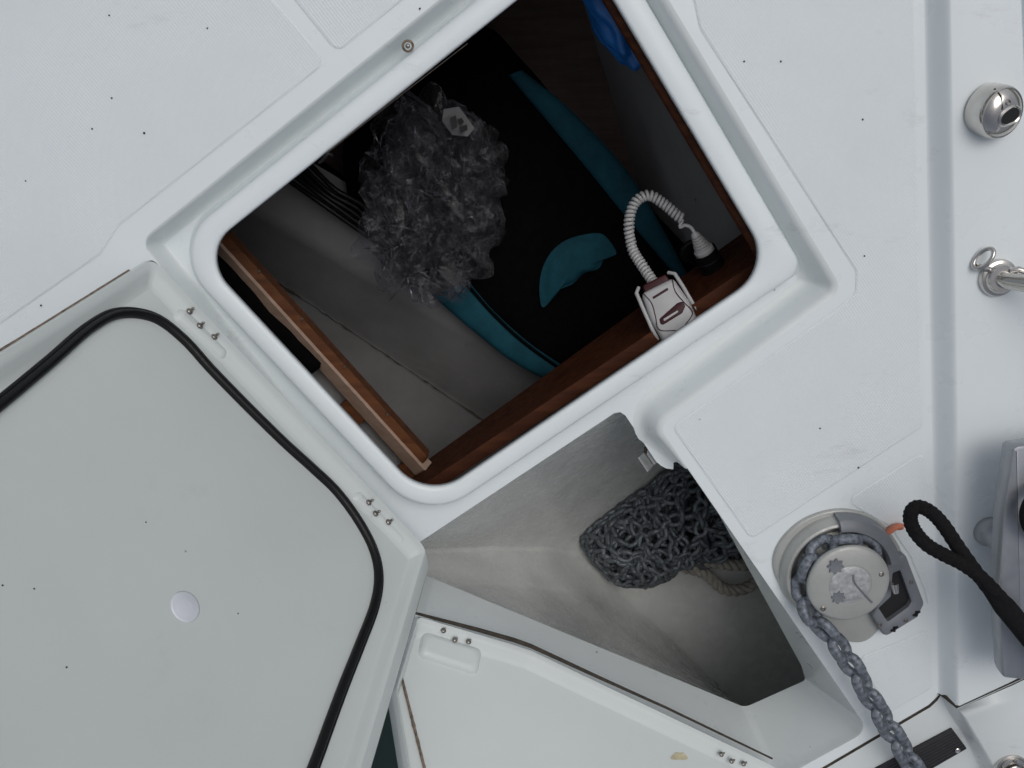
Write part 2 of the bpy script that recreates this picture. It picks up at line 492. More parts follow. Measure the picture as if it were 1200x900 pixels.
# run on along the plateau edge to where the tab ends
d34 = (R0[4] - R0[3]).normalized()
strip0 = V((strip[0][-1].x, strip[0][-1].y))
for l in strip:
    e = l[-1]
    L_ = (tabp - V((R0[3].x, R0[3].y))).length
    b0 = R0[3] + d34 * L_
    nrm = V((d34.y, -d34.x))
    if nrm.dot(V((e.x, e.y)) - strip0) < 0: nrm = -nrm
    q = b0 + nrm * (0.38 * (V((e.x, e.y)) - strip0).dot(nrm))
    l.append(V((q.x, q.y, e.z)))
mb.loft(strip, closed=False)
mb.build('recess_wall', M['rim'], deck)

# locker coaming: from deck edge down to the locker mouth
def chain(pl, z, radii, seg=SEG):
    return z3(rounded([W2(*p, z) for p in pl], radii, seg, closed=False), z)
top_pl = [(772 + 14, 500 + 21), (1018, 856), (912, 914), (497, 722), (462, 700), (448, 636)]
mid_z = -0.012
bot_pl = [(850, 470), (944, 797), (873, 829), (508, 678), (470, 663), (452, 622)]
top0 = chain(top_pl, 0, [0, 0.022, 0.012, 0.012, 0.03, 0])
bot0 = chain(bot_pl, ZL, [0, 0.006, 0.022, 0.012, 0.03, 0])
lo = []
for t_, dz in ((0, 0), (0.012, -0.0015), (0.03, -0.005), (0.06, -0.011), (0.12, -0.02), (0.9, -0.112), (0.97, -0.121), (1, ZL)):
    lo.append([V((a.x + (b.x - a.x) * t_, a.y + (b.y - a.y) * t_, dz)) for a, b in zip(top0, bot0)])
mb = MB(); mb.loft(lo, closed=False)
mb.build('locker_coaming', M['rim'], deck)

# hatch opening with raised lip
op = [W2(*p, -0.010) for p in [(231, 299), (500.5, 589), (907, 314), (683, -62)]]
orad = [0.050, 0.062, 0.055, 0.045]
sgn = area2(op)
def lip_loop(d, rads):
    return rounded(offset(op, [-x for x in d] if isinstance(d, list) else -d), rads, 12)
#            left   lower-right  right  upper-left
Wd = [0.024, 0.024, 0.030, 0.026]
def lipw(f, add): return [x * f + add for x in Wd]
R1 = [0.060, 0.078, 0.03, 0.05]
lips = []
lips.append(z3(lip_loop(0.004, orad), -0.024))
lips.append(z3(lip_loop(0.0, orad), -0.022))
lips.append(z3(lip_loop(0.0, orad), -0.014))
lips.append(z3(lip_loop(0.0012, orad), -0.0112))
lips.append(z3(lip_loop(0.004, orad), -0.0100))
lips.append(z3(lip_loop(lipw(0.5, 0), [0.058, 0.072, 0.045, 0.045]), -0.0098))
lips.append(z3(lip_loop(lipw(0.85, 0), [0.062, 0.078, 0.032, 0.045]), -0.0104))
lips.append(z3(lip_loop(lipw(1.0, 0.001), [0.064, 0.080, 0.026, 0.045]), -0.0135))
lips.append(z3(lip_loop(lipw(1.0, 0.0025), [0.066, 0.082, 0.022, 0.046]), -0.018))
lips.append(z3(lip_loop(lipw(1.0, 0.0045), [0.068, 0.084, 0.02, 0.046]), -0.027))
lips.append(z3(lip_loop(lipw(1.0, 0.007), [0.070, 0.086, 0.02, 0.046]), -0.035))
foot_lip = lip_loop(lipw(1.0, 0.010), [0.072, 0.088, 0.02, 0.046])
lips.append(z3(foot_lip, ZC + 0.0006))
mb = MB(); mb.loft(lips)
mb.build('hatch_lip', M['gel'], deck)

# channel floor between recess wall, lip and locker mouth
fl = [V((p.x, p.y, ZC)) for p in strip[-1]]
edge_px = [(789, 550), (781, 549), (775, 546), (769, 541), (755, 520), (733, 487), (727, 483), (720, 484), (495, 633), (440, 669)]
edge = [W(*p, ZC) for p in edge_px]
mb = MB()
mb.sheet([fl + edge, z3(foot_lip, ZC)])
lo = []
ep = [V((p.x, p.y)) for p in edge]
for d, z in ((0, ZC), (0.0015, ZC - 0.0006), (0.003, ZC - 0.003), (0.0035, ZC - 0.006), (0.0035, ZC - 0.045)):
    l = []
    for i, p in enumerate(ep):
        a = ep[max(i - 1, 0)]; b = ep[min(i + 1, len(ep) - 1)]
        t_ = (b - a).normalized(); nn = V((-t_.y, t_.x))
        if nn.dot(V((0.5, -0.85))) < 0: nn = -nn if i > 5 else nn
        l.append(V((p.x, p.y, z)))
    lo.append(l)
mb.loft(lo, closed=False)
mb.build('channel_floor', M['gel'], deck)

mb = MB(); mb.tube([W(382, 180, -0.0096), W(460, 119, -0.0096), W(548, 51, -0.0096)], 0.0007, 6)
mb.build('rim_joint', M['dirt'], deck)
mb = MB(); mb.tube([W(374, 191, -0.018), W(380, 186, -0.014), W(385, 180, -0.009), W(389, 182, -0.014)], 0.0022, 8)
mb.build('rim_clip', M['rubber'], deck)
# non-skid pads, each a thin moulded pad on the deck
def pad(px, r=0.018):
    lp = rounded([W2(*p) for p in px], r, 6)
    mb = MB()
    ls = [z3(lp, 0.0004), z3(offset(lp, 0.0022), 0.0012)]
    mb.loft(ls); mb.sheet([ls[1]])
    return mb.build('nonskid_pad', M['skid'], deck, smooth=False)
pad([(-400, -320), (40, -320), (384, 72), (140, 264), (118, 298), (0, 380), (-40, 395), (-400, 145)], 0.016)
pad([(80, -330), (395, 62), (770, -240), (700, -330)], 0.012)
pad([(806, -30), (820, 34), (1003, 318), (1002, 344), (980, 362), (787, 500), (880, 632), (1081, 500), (1062, -330), (770, -330)], 0.01)
pad([(990, 587), (1084, 527), (1090, 722), (1082, 690), (1066, 652), (1042, 617)], 0.01)
pad([(1006, 770), (1048, 754), (1090, 736), (1093, 805), (1040, 836)], 0.01)

# bulwark on the right: sloping face and flat top, stopping at the seam
bot = [W(*p) for p in [(1099, 812), (1097, 700), (1092, 500), (1087, 250), (1083, 0), (1078, -330)]]
BH = 0.027
crest = [W(*p, BH) for p in [(1120, 828), (1119, 700), (1117, 500), (1113, 250), (1109, 0), (1103, -330)]]
lo = []
for t_, s_ in [(k / 14 * 1.45, (k / 14) ** 2 * (3 - 2 * k / 14)) for k in range(15)]:
    lo.append([V((a.x + (b.x - a.x) * t_, a.y + (b.y - a.y) * t_, BH * s_)) for a, b in zip(bot, crest)])
rail = [W(*p, BH) for p in [(1230, 776), (1226, 700), (1218, 500), (1206, 250), (1196, 0), (1186, -330)]]
lo.append(rail)
lo.append([p + V((0.0008, 0, -0.004)) for p in rail])
lo.append([p + V((0.0035, 0, -0.004)) for p in rail])
lo.append([p + V((0.0045, 0, 0.0)) for p in rail])
lo.append([p + V((0.09, 0, 0.0)) for p in rail])
lo.append([p + V((0.11, 0, -0.03)) for p in rail])
lo.append([p + V((0.12, 0, -1.3)) for p in rail])
mb = MB(); mb.loft(lo, closed=False)
bul = sharp(mb.build('bulwark', M['gel']), 60)
tag(bul, 'raised white bulwark running along the deck edge', 'bulwark')

# bow moulding beyond the seam
gap = V((0.0016, -0.0030, 0))
s_px = [(860, 958), (958, 902), (1088, 825.5), (1096, 818), (1101, 811), (1109, 817), (1121, 829)]
sm = [W(*p) + gap for p in s_px[:5]]
mb = MB()
lowpoly = sm + [W(1128, 860), W(1150, 905), W(1190, 990), W(900, 1080)]
mb.sheet([[V((p.x, p.y, -0.004)) for p in lowpoly]])
mb.loft([[V((p.x, p.y, -0.004)) for p in sm], [V((p.x, p.y, -0.035)) for p in sm]], closed=False)
f0 = [W(1101, 811) + gap, W(1112, 835), W(1128, 860), W(1150, 905), W(1190, 990)]
f1 = [W(1121, 829, 0.030) + gap, W(1133, 842, 0.029), W(1150, 870, 0.027), W(1172, 908, 0.024), W(1215, 990, 0.02)]
lo = []
for t_, s_ in ((0, 0), (0.12, 0.04), (0.3, 0.2), (0.7, 0.8), (0.88, 0.96), (1.0, 1.0)):
    lo.append([V((a.x + (b.x - a.x) * t_, a.y + (b.y - a.y) * t_, -0.004 + (b.z + 0.004) * s_)) for a, b in zip(f0, f1)])
f2 = [W(1240, 775, 0.031) + gap, W(1240, 800, 0.031), W(1240, 840, 0.031), W(1240, 900, 0.031), W(1260, 990, 0.04)]
lo.append([a.lerp(b, 0.55) + V((0, 0, 0.002)) for a, b in zip(f1, f2)])
lo.append(f2)
lo.append([p + V((0.15, 0, -0.1)) for p in f2])
lo.append([p + V((0.16, 0, -1.2)) for p in f2])
mb.loft(lo, closed=False)
mb.loft([[p for p in (W(1121, 829, 0.030) + gap, W(1240, 775, 0.031) + gap)], [p + V((0, 0.0, -0.05)) for p in (W(1121, 829, 0.030) + gap, W(1240, 775, 0.031) + gap)]], closed=False)
bow = sharp(mb.build('bow_moulding', M['rim']), 60)
tag(bow, 'off white bow moulding beyond the dark seam', 'bow moulding')
# dark joint below the seam
mb = MB(); mb.tube([W(*p, -0.006) + gap * 0.5 for p in s_px[:5]] + [W(1109, 817, 0.01), W(1121, 829, 0.025), W(1240, 775, 0.026)], 0.0035, 6)
mb.build('seam_sealant', M['dirt'], deck)

# hull sides down to the water
hp = [W(*p) for p in hull_px]
mb = MB()
mb.loft([hp, [p + V((-0.012, -0.016, -0.010)) for p in hp], [p + V((-0.012, -0.016, -0.04)) for p in hp], [p + V((0.03, 0.04, -1.3)) for p in hp]], closed=False)
b2 = [W(860, 958), W(900, 1080), W(1190, 990), W(1260, 990)]
mb.loft([b2, [p + V((0, 0, -1.3)) for p in b2]], closed=False)
far = [W(-420, 150), W(-420, -330), W(1078, -330), W(1250, -330, BH)]
mb.loft([far, [V((p.x, p.y, -1.3)) for p in far]], closed=False)
tag(mb.build('hull_side', M['hull']), 'white hull side of the boat', kind='structure')

# ------------------------------------------------------------------ anchor locker interior
def lerp_loop(a, b, t_): return [p.lerp(q, t_) for p, q in zip(a, b)]
ZF = -0.50
Lt = [W(850, 470, ZL), W(1000, 600, ZL), W(950, 800, ZL - 0.002), W(874, 835, ZL - 0.002), W(506, 684, ZL - 0.002), W(440, 650, ZL), W(495, 627, ZC - 0.02), W(727, 474, ZC - 0.02)]
Lb = [W(905, 455, ZF), W(1030, 600, ZF), W(1010, 850, ZF), W(900, 860, ZF), W(760, 720, ZF), W(694, 650, ZF), W(690, 640, ZF), W(800, 545, ZF)]
def dens(l, k=10):
    out = []
    for i in range(len(l)):
        a, b = l[i], l[(i + 1) % len(l)]
        out += [a.lerp(b, j / k) for j in range(k)]
    return out
T0, B0 = dens(Lt), dens(Lb)
lo = []
for j in range(15):
    t_ = j / 14
    row = []
    for a, b in zip(T0, B0):
        p = a.lerp(b, t_)
        p.z = a.z + (b.z - a.z) * (1 - (1 - t_) ** 1.25)
        if 0 < j < 14:
            nz = noise.noise(p * 14) * 0.006 + noise.noise(p * 40) * 0.0022
            p += V((nz, nz * 0.6, nz * 0.4))
        row.append(p)
    lo.append(row)
mb = MB(); mb.loft(lo)
cen = V((0, 0, 0))
for p in B0: cen += p
cen /= len(B0)
inn = [lerp_loop(B0, [cen] * len(B0), k / 5) for k in range(6)]
for l in inn[1:]:
    for i, p in enumerate(l): l[i] = p + V((0, 0, noise.noise(p * 15) * 0.006 - 0.006))
mb.loft(inn)
tag(mb.build('anchor_locker', M['locker'], weld=True), 'grey fibreglass anchor locker under the deck', kind='structure')

# ------------------------------------------------------------------ cabin below the hatch
mb = MB()
def wallrow(rows):
    mb = MB(); mb.loft(rows, closed=False); return mb
def row(a, b, z0, z1=None, k=12, wob=0.004):
    A = W(*a, z0); B = W(*b, z1 if z1 is not None else z0)
    return [A.lerp(B, i / k) + V((0, 0, noise.noise(A.lerp(B, i / k) * 9) * wob)) for i in range(k + 1)]
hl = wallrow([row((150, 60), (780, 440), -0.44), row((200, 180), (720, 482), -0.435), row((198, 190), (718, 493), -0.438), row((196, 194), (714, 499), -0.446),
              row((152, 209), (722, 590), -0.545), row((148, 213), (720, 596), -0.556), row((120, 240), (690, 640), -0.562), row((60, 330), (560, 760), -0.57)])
hl.build('hull_liner', M['shaded_white'])
tag(bpy.data.objects['hull_liner'], 'shade-grey stepped hull liner inside the cabin', kind='structure')
crack = [W(344 + (565 - 344) * t_ - 40 + 40, 343 + (491 - 343) * t_ + noise.noise(V((t_ * 30, 1, 2))) * 2, -0.5505) for t_ in [i / 40 - 0.15 for i in range(58)]]
mb = MB()
mb.tube([p + V((0, 0, 0.0015)) for p in crack], [0.0004 + 0.0032 * abs(noise.noise(V((i * 0.9, 5, 1)))) for i in range(len(crack))], 6)
mb.build('grime_line', M['dirt'], bpy.data.objects['hull_liner'])
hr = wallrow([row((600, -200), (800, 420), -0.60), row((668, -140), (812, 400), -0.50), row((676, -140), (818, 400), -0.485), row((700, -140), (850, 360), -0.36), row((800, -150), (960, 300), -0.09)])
hr.build('hull_wall', M['shaded_white2'])
tag(bpy.data.objects['hull_wall'], 'shade-grey sloping hull wall inside the cabin', kind='structure')
# dark cabin shell
c0 = [W(60, 300, -0.9), W(520, 760, -0.9), W(1000, 380, -0.9), W(700, -300, -0.9), W(380, -120, -0.9)]
shell = [W(100, 300, -0.08), W(465, 636, -0.08), W(1000, 283, -0.08), W(690, -200, -0.08), W(500, -60, -0.08)]
low = [W(100, 300, -0.9), W(465, 640, -0.9), W(1000, 286, -0.9), V((shell[3].x, shell[3].y, -0.9)), V((shell[4].x, shell[4].y, -0.9))]
mb = MB(); mb.loft([shell, low]); mb.cap(low)
tag(mb.build('cabin_shell', M['bunk'], smooth=False), 'dark panelled cabin interior', kind='structure')
# bunk base panel under the bag
mb = MB(); q = [W(330, 150, -0.56), W(640, -190, -0.56), W(705, -170, -0.55), W(780, 300, -0.55), W(560, 330, -0.56)]
mb.cap(q); mb.cap([p + V((0, 0, -0.015)) for p in q], True); mb.loft([q, [p + V((0, 0, -0.015)) for p in q]])
tag(sharp(mb.build('bunk_board', M['bunk'])), 'dim brown wooden bunk board behind the black bag', 'board')

def plank(name, a0, b0, a1, b1, th, m, parent=None, bev=0.002, k=1):
    """board spanned by edge a0-b0 and edge a1-b1, thickness th downwards along its normal"""
    nn = (b0 - a0).cross(a1 - a0).normalized()
    if nn.z > 0: nn = -nn
    top = [a0, b0, b1, a1]; bt = [p + nn * th for p in top]
    c = sum(top, V()) / 4
    t2 = [p + (c - p).normalized() * bev * 1.4 for p in top]
    t1 = [p + nn * bev for p in top]
    mb = MB(); mb.loft([t2, t1, bt]); mb.cap(t2); mb.cap(bt, True)
    return sharp(mb.build(name, m, parent), 30)
# bulkhead board under the forward edge of the hatch
o = plank('bulkhead_board', W(440, 622, -0.078), W(960, 276, -0.078), W(430, 606, -0.22), W(930, 247, -0.22), 0.018, M['wood_d'])
tag(o, 'dark red brown wooden bulkhead board below the hatch rim', 'board')
# wood trim under the outboard edge
mb = MB(); mb.tube([W(678, -62, -0.045), W(717, 3, -0.045), W(854, 233, -0.045), W(884, 282, -0.045), W(905, 318, -0.045)], 0.009, 8)
tag(mb.build('wood_trim', M['wood_d']), 'thin brown wooden trim under the sloping hatch edge', 'trim')

# rail with raw edge, and slotted board beside it
rt = empty('bunk_rail', W(380, 420, -0.20), 'varnished wooden rail with pale raw edge and slotted board beside black strap', 'rail')
plank('rail_face', W(249, 256, -0.172), W(502, 536, -0.172), W(240, 267, -0.172), W(492, 549, -0.172), 0.03, M['wood'], rt)
plank('raw_edge', W(240, 268, -0.168), W(498, 552, -0.168), W(228, 270, -0.182), W(487, 558, -0.182), 0.02, M['wood_c'], rt)
for i in range(4):
    t_ = 0.22 + 0.2 * i
    c = W(252 + 250 * t_ - 3, 250 + 280 * t_ + 6, -0.164)
    mb = MB(); mb.lathe([(0.0021, 0), (0.0021, 0.0012), (0.0014, 0.0017)], Matrix.Translation(c), 10); mb.build('rail_screw', M['screw'], rt)
# slotted board: a row of pieces round two hand slots
def quadpx(a, b, c, d, z): return plank('slotted_board', W(*a, z), W(*b, z), W(*d, z), W(*c, z), 0.012, M['wood'], rt)
zz = -0.186
def al(t_, s_):   # along the rail / across it
    return (228 + 265 * t_ - 40 * s_, 272 + 292 * t_ + 36 * s_)
for (t0, t1) in ((-0.15, 0.50), (0.672, 0.755), (0.925, 1.12)):
    quadpx(al(t0, -0.1), al(t1, -0.1), al(t1, 1.2), al(t0, 1.2), zz)
quadpx(al(0.4, 0.52), al(1.0, 0.52), al(1.0, 1.2), al(0.4, 1.2), zz - 0.0006)
o = plank('grey_backing', W(*al(0.3, -0.4), zz - 0.03), W(*al(1.1, -0.4), zz - 0.03), W(*al(0.3, 1.3), zz - 0.03), W(*al(1.1, 1.3), zz - 0.03), 0.004, M['shaded_white2'], rt)
# black strap
pts = [(205, 262), (235, 292), (262, 318), (290, 350), (318, 380), (345, 407), (362, 424), (368, 431)]
pp = catmull([W(p[0] + 1, p[1] + 4, -0.170) for p in pts], 5)
mb = MB(); mb.tube(pp, [0.015 + 0.003 * noise.noise(V((i * 0.25, 0, 3))) - (0.004 if i > len(pp) - 3 else 0) for i in range(len(pp))], 12, flat=0.5)
tag(mb.build('webbing_strap', M['cloth']), 'black webbing strap lying beside the wooden rail', 'strap')

# ------------------------------------------------------------------ things in the cabin
def blob(name, outl, zt, zb, m, parent, bulge=0.02, wob=0.006, freq=14, rings=7):
    """soft cushion-like body over an outline (photo px at height zt)"""
    base = catmull([W(*p, zt).to_2d().to_3d() for p in outl], 6, closed=True)
    c = sum(base, V()) / len(base)
    lo = []
    for z, f in ((zb, 0.97), (zb + (zt - zb) * 0.5, 1.01), (zt - 0.012, 1.0)):
        lo.append([V((c.x + (p.x - c.x) * f, c.y + (p.y - c.y) * f, z)) for p in base])
    for k in range(1, rings + 1):
        f = 1 - k / rings
        l = []
        for p in base:
            q = V((c.x + (p.x - c.x) * max(f, 0.001), c.y + (p.y - c.y) * max(f, 0.001), 0))
            q.z = zt + bulge * (1 - f * f) - 0.012 * f ** 6 + wob * noise.noise(V((q.x * freq, q.y * freq, zt * 9)))
            l.append(q)
        lo.append(l)
    mb = MB(); mb.loft(lo)
    return mb.build(name, m, parent, weld=True)
bag = empty('sail_bag', W(620, 250, -0.56), 'large black cloth bag with teal side panels below the open hatch', 'bag')
blob('bag_body', [(402, 165), (480, 90), (560, 30), (612, 70), (680, 150), (760, 240), (820, 318), (775, 372), (705, 420), (650, 440), (590, 385), (520, 340), (430, 280)], -0.40, -0.545, M['cloth'], bag, 0.012)
def strip_on(name, left, right, z, m, parent, th=0.006):
    a = catmull([W(*p, z) for p in left], 6); b = catmull([W(*p, z) for p in right], 6)
    lo = []
    K = 6
    for k in range(K + 1):
        t_ = k / K
        lo.append([p.lerp(q, t_) + V((0, 0, th * math.sin(math.pi * t_) ** 0.5 + 0.003 * noise.noise(p.lerp(q, t_) * 40))) for p, q in zip(a, b)])
    lo = [[p + V((0, 0, -0.02)) for p in lo[0]]] + lo + [[p + V((0, 0, -0.02)) for p in lo[-1]]]
    mb = MB(); mb.loft(lo, closed=False)
    return mb.build(name, m, parent)
strip_on('teal_panel', [(506, 346), (545, 380), (595, 420), (640, 446)], [(548, 330), (580, 368), (618, 402), (658, 430)], -0.388, M['teal'], bag)
mb = MB(); mb.tube(catmull([W(*p, -0.382) for p in [(546, 332), (580, 370), (616, 403), (656, 432)]], 6), 0.003, 6); mb.build('piping', M['cloth'], bag)
strip_on('teal_panel', [(596, 88), (640, 140), (690, 200), (745, 268), (800, 332)], [(612, 82), (670, 130), (735, 200), (775, 265), (806, 322)], -0.388, M['teal'], bag)
blob('teal_patch', [(636, 361), (633, 340), (636, 318), (646, 298), (662, 284), (682, 277), (704, 275), (716, 285), (723, 299), (710, 303), (702, 316), (684, 322), (672, 334), (654, 342), (646, 354)], -0.372, -0.395, M['teal'], bag, 0.004, 0.004, 30, 5)

# clear plastic bag, crumpled
def crumple(name, c, rad, m, parent=None, seed=0, amp=0.35, sub=5, f=9):
    bm = bmesh.new()
    bmesh.ops.create_icosphere(bm, subdivisions=sub, radius=1)
    for v in bm.verts:
        d = v.co.normalized()
        r = 1.0
        q = d * 2.2 + V((seed, seed * 2, 1))
        r += amp * 1.2 * noise.noise(q)
        q = d * f * 0.55 + V((seed, 3, seed))
        r += amp * 0.75 * (0.5 - abs(noise.noise(q)) * 1.6)
        q = d * f * 1.6 + V((5, seed, 2))
        r += amp * 0.14 * (0.5 - abs(noise.noise(q)) * 1.6)
        v.co = V((d.x * rad[0], d.y * rad[1], d.z * rad[2])) * r
    me = bpy.data.meshes.new(name); bm.to_mesh(me); bm.free()
    me.materials.append(m)
    o = bpy.data.objects.new(name, me); COL.objects.link(o)
    o.location = c; 
    attach(o, parent)
    return o
pb = empty('plastic_bag', W(510, 240, -0.37), 'crumpled clear plastic bag on the black bag', 'plastic bag')
for (cx0, cy0, cz0, rad, sd_, am, sb, fq, rz) in (
        (508, 215, -0.320, (0.100, 0.128, 0.060), 3, 0.34, 5, 4.5, 12),
        (498, 255, -0.330, (0.088, 0.112, 0.048), 8, 0.42, 5, 5.5, -20),
        (525, 200, -0.320, (0.076, 0.096, 0.055), 17, 0.45, 4, 6.0, 40),
        (515, 300, -0.345, (0.080, 0.060, 0.034), 14, 0.45, 4, 6.0, 10)):
    o = crumple('film_fold', W(cx0, cy0, cz0), rad, M['film'], pb, sd_, am, sb, fq)
    o.rotation_euler.z = R_(rz)
mb = MB()
cx = W(533, 148, -0.275)
q = [W(520, 128, -0.27), W(538, 125, -0.268), W(556, 150, -0.27), W(548, 160, -0.275), W(530, 158, -0.28), W(518, 142, -0.275)]
mb.cap(q); mb.cap([p + V((0, 0, -0.0012)) for p in q], True); mb.loft([q, [p + V((0, 0, -0.0012)) for p in q]])
mb.build('printed_tag', M['shaded_white'], pb, smooth=False)
for k, (a, b, c, d) in enumerate([((528, 138), (534, 135), (536, 149), (530, 152)), ((536, 140), (541, 138), (544, 143), (540, 147)), ((538, 149), (547, 146), (548, 152), (540, 156))]):
    mb = MB(); mb.cap([W(*p, -0.2655) for p in (a, b, c, d)]); mb.build('tag_print', M['black'], pb, smooth=False)

# blue bag by the upper corner
bb = crumple('blue_bag', W(722, 4, -0.12), (0.036, 0.085, 0.035), M['blue'], None, 21, 0.20, 4, 3)
bb.data.polygons.foreach_set('use_smooth', [True] * len(bb.data.polygons))
bb.rotation_euler.z = R_(27)
tag(bb, 'bright blue plastic bag tucked under the hatch rim', 'bag')
# dark cable bundle at the upper-left edge
cb = empty('cable_bundle', W(380, 220, -0.42), 'bundle of black cables along the hull liner', 'cables')
for k in range(5):
    mb = MB()
    mb.tube(catmull([W(330 + 8 * k + random.uniform(-3, 3), 205 - 4 * k, -0.40), W(372 + 5 * k, 238 - 4 * k + random.uniform(-4, 4), -0.39), W(410 + 4 * k, 262 - 5 * k, -0.40), W(450, 290 - 3 * k, -0.41)], 6), 0.0045, 8)
    mb.build('cable', M['rubber'], cb)

# windlass handset on the board, coiled cable, plug and socket
bn = (W(960, 276, -0.078) - W(440, 622, -0.078)).cross(W(430, 606, -0.22) - W(440, 622, -0.078)).normalized()
if bn.z < 0: bn = -bn
hs_ = empty('remote_handset', W(780, 366, -0.17), 'white remote handset with dark red buttons and coiled cable on bulkhead board', 'handset')
hx = V((0.865, 0.42, 0.0)).normalized()
hy = V((-0.42, 0.82, -0.40)).normalized()
hz = hx.cross(hy).normalized()
hx = hy.cross(hz)
HM = Matrix.Translation(W(785, 365, -0.088)) @ Matrix((hx, hy, hz)).transposed().to_4x4() @ Matrix.Scale(1.1, 4)
body = rounded([V((-0.024, -0.055)), V((0.024, -0.055)), V((0.027, 0.0)), V((0.022, 0.036)), V((-0.022, 0.036)), V((-0.027, 0.0))], [0.012, 0.012, 0.03, 0.006, 0.006, 0.03], 5)
prism('handset_body', body, -0.022, 0.010, 0.006, M['white'], hs_, HM)
def hs_part(name, pts, z0, z1, m, r=0.002, bev=0.001):
    return prism(name, rounded([V(p) for p in pts], r, 4), z0, z1, bev, m, hs_, HM)
hs_part('button_rocker', [(-0.019, -0.013), (0.012, -0.010), (0.019, -0.004), (0.019, 0.003), (0.012, 0.004), (-0.017, -0.004)], 0.0085, 0.0118, M['red'], 0.003)
hs_part('button_rocker', [(-0.013, -0.0095), (0.008, -0.0070), (0.008, -0.0045), (-0.013, -0.0065)], 0.0110, 0.0128, M['white'], 0.001, 0.0005)
hs_part('slot', [(-0.012, 0.022), (0.010, 0.024), (0.010, 0.027), (-0.012, 0.025)], 0.0085, 0.0112, M['red'], 0.001, 0.0004)
hs_part('thumb_button', [(-0.008, -0.052), (0.018, -0.050), (0.019, -0.036), (0.010, -0.031), (-0.006, -0.036)], 0.0085, 0.0116, M['red'], 0.004)
hs_part('collar', [(-0.018, 0.034), (0.018, 0.034), (0.016, 0.045), (-0.016, 0.045)], -0.014, 0.006, M['red'], 0.003, 0.002)
for sx in (-1, 1):
    mb = MB(); mb.tube([HM @ V(p) for p in [(sx * 0.021, 0.046, -0.004), (sx * 0.027, 0.040, 0.002), (sx * 0.0285, 0.02, 0.004), (sx * 0.030, -0.01, 0.002), (sx * 0.0285, -0.025, -0.004)]], 0.0028, 8)
    mb.build('side_guard', M['white'], hs_)
for sx in (-1, 1):
    mb = MB(); mb.tube(catmull([HM @ V(p) for p in [(sx * 0.020, 0.034, 0.0102), (sx * 0.0165, 0.018, 0.0104), (sx * 0.020, 0.0, 0.0104), (sx * 0.023, -0.016, 0.0100), (sx * 0.004, -0.027, 0.0106)]], 6), 0.0007, 6)
    mb.build('moulding_groove', M['red'], hs_)
def helix(path, R, pitch, r, sub=10):
    P = catmull(path, 40)
    out = []; ph = 0
    u = None
    for i in range(len(P) - 1):
        t_ = (P[i + 1] - P[i]); ln = t_.length; t_.normalize()
        if u is None: u = t_.orthogonal().normalized()
        u = (u - t_ * u.dot(t_)).normalized(); v = t_.cross(u)
        steps = max(1, int(ln / pitch * sub))
        for s_ in range(steps):
            ph += 2 * math.pi * ln / pitch / steps
            out.append(P[i].lerp(P[i + 1], s_ / steps) + (u * math.cos(ph) + v * math.sin(ph)) * R)
    return out
cab = helix([W(766, 331, -0.120), W(753, 312, -0.14), W(741, 291, -0.16), W(737, 262, -0.165), W(744, 238, -0.17), W(760, 229, -0.17), W(778, 239, -0.165), W(793, 252, -0.16), W(800, 257, -0.158)], 0.0058, 0.0058, 0.0027)
mb = MB(); mb.tube(cab, 0.0027, 6); mb.build('coiled_cable', M['white'], hs_)
mb = MB(); mb.tube(catmull([W(800, 257, -0.158), W(797, 266, -0.156), W(803, 264, -0.152), W(810, 267, -0.15), W(815, 275, -0.148)], 8), 0.0027, 8); mb.build('cable_lead', M['white'], hs_)
pa, pz = W(813, 272, -0.148), W(833, 308, -0.165)
ax = (pz - pa)
PM = Matrix.Translation(pa) @ ax.normalized().to_track_quat('Z', 'Y').to_matrix().to_4x4()
Lx = ax.length
pr = [(0.003, 0)]
for k in range(6):
    r = 0.006 + 0.0011 * k; z = 0.004 + k * 0.0042
    pr += [(r, z), (r + 0.0006, z + 0.003), (r - 0.0008, z + 0.0033), (r - 0.0008, z + 0.0041)]
pr += [(0.0145, 0.032), (0.0155, Lx * 0.9), (0.0145, Lx)]
mb = MB(); mb.lathe(pr, PM, 24); sharp(mb.build('plug', M['white'], hs_), 40)
so = empty('power_socket', W(838, 312, -0.17), 'black deck socket with open cap holding the white plug', 'socket')
mb = MB(); mb.lathe([(0.020, 0.012), (0.0175, 0), (0.0175, -0.008), (0.019, -0.009), (0.019, -0.015), (0.0175, -0.016), (0.0175, -0.03)][::-1], PM @ Matrix.Translation((0, 0, Lx + 0.006)), 24); sharp(mb.build('socket_body', M['rubber'], so), 40)
mb = MB(); mb.lathe([(0.022, 0.0), (0.023, 0.003), (0.019, 0.006)], Matrix.Translation(W(814, 294, -0.20)) @ Matrix.Rotation(R_(25), 4, 'X'), 24); mb.build('socket_cap', M['rubber'], so)

# ------------------------------------------------------------------ lids
class Lid:
    def __init__(s, A, B, th):
        s.A, s.B = A, B
        s.h = (B - A).normalized()
        out = s.h.cross(V((0, 0, 1)))
        s.d = out * math.cos(R_(th)) + V((0, 0, 1)) * math.sin(R_(th))
        s.n = s.h.cross(s.d)
        if s.n.dot(CAM - A) < 0: s.n = -s.n
    def px(s, x, y, off=0.0):
        return onp(x, y, s.A + s.n * off, s.n)
    def st(s, x, y, off=0.0):
        p = s.px(x, y, off) - s.A
        return V((p.dot(s.h), p.dot(s.d)))
    def at(s, p, off): return s.A + s.h * p.x + s.d * p.y + s.n * off
    def loop(s, l, off): return [s.at(p, off) for p in l]
    def frame(s, x, y, off):
        return Matrix.Translation(s.px(x, y, off)) @ Matrix((s.h, s.n.cross(s.h), s.n)).transposed().to_4x4()

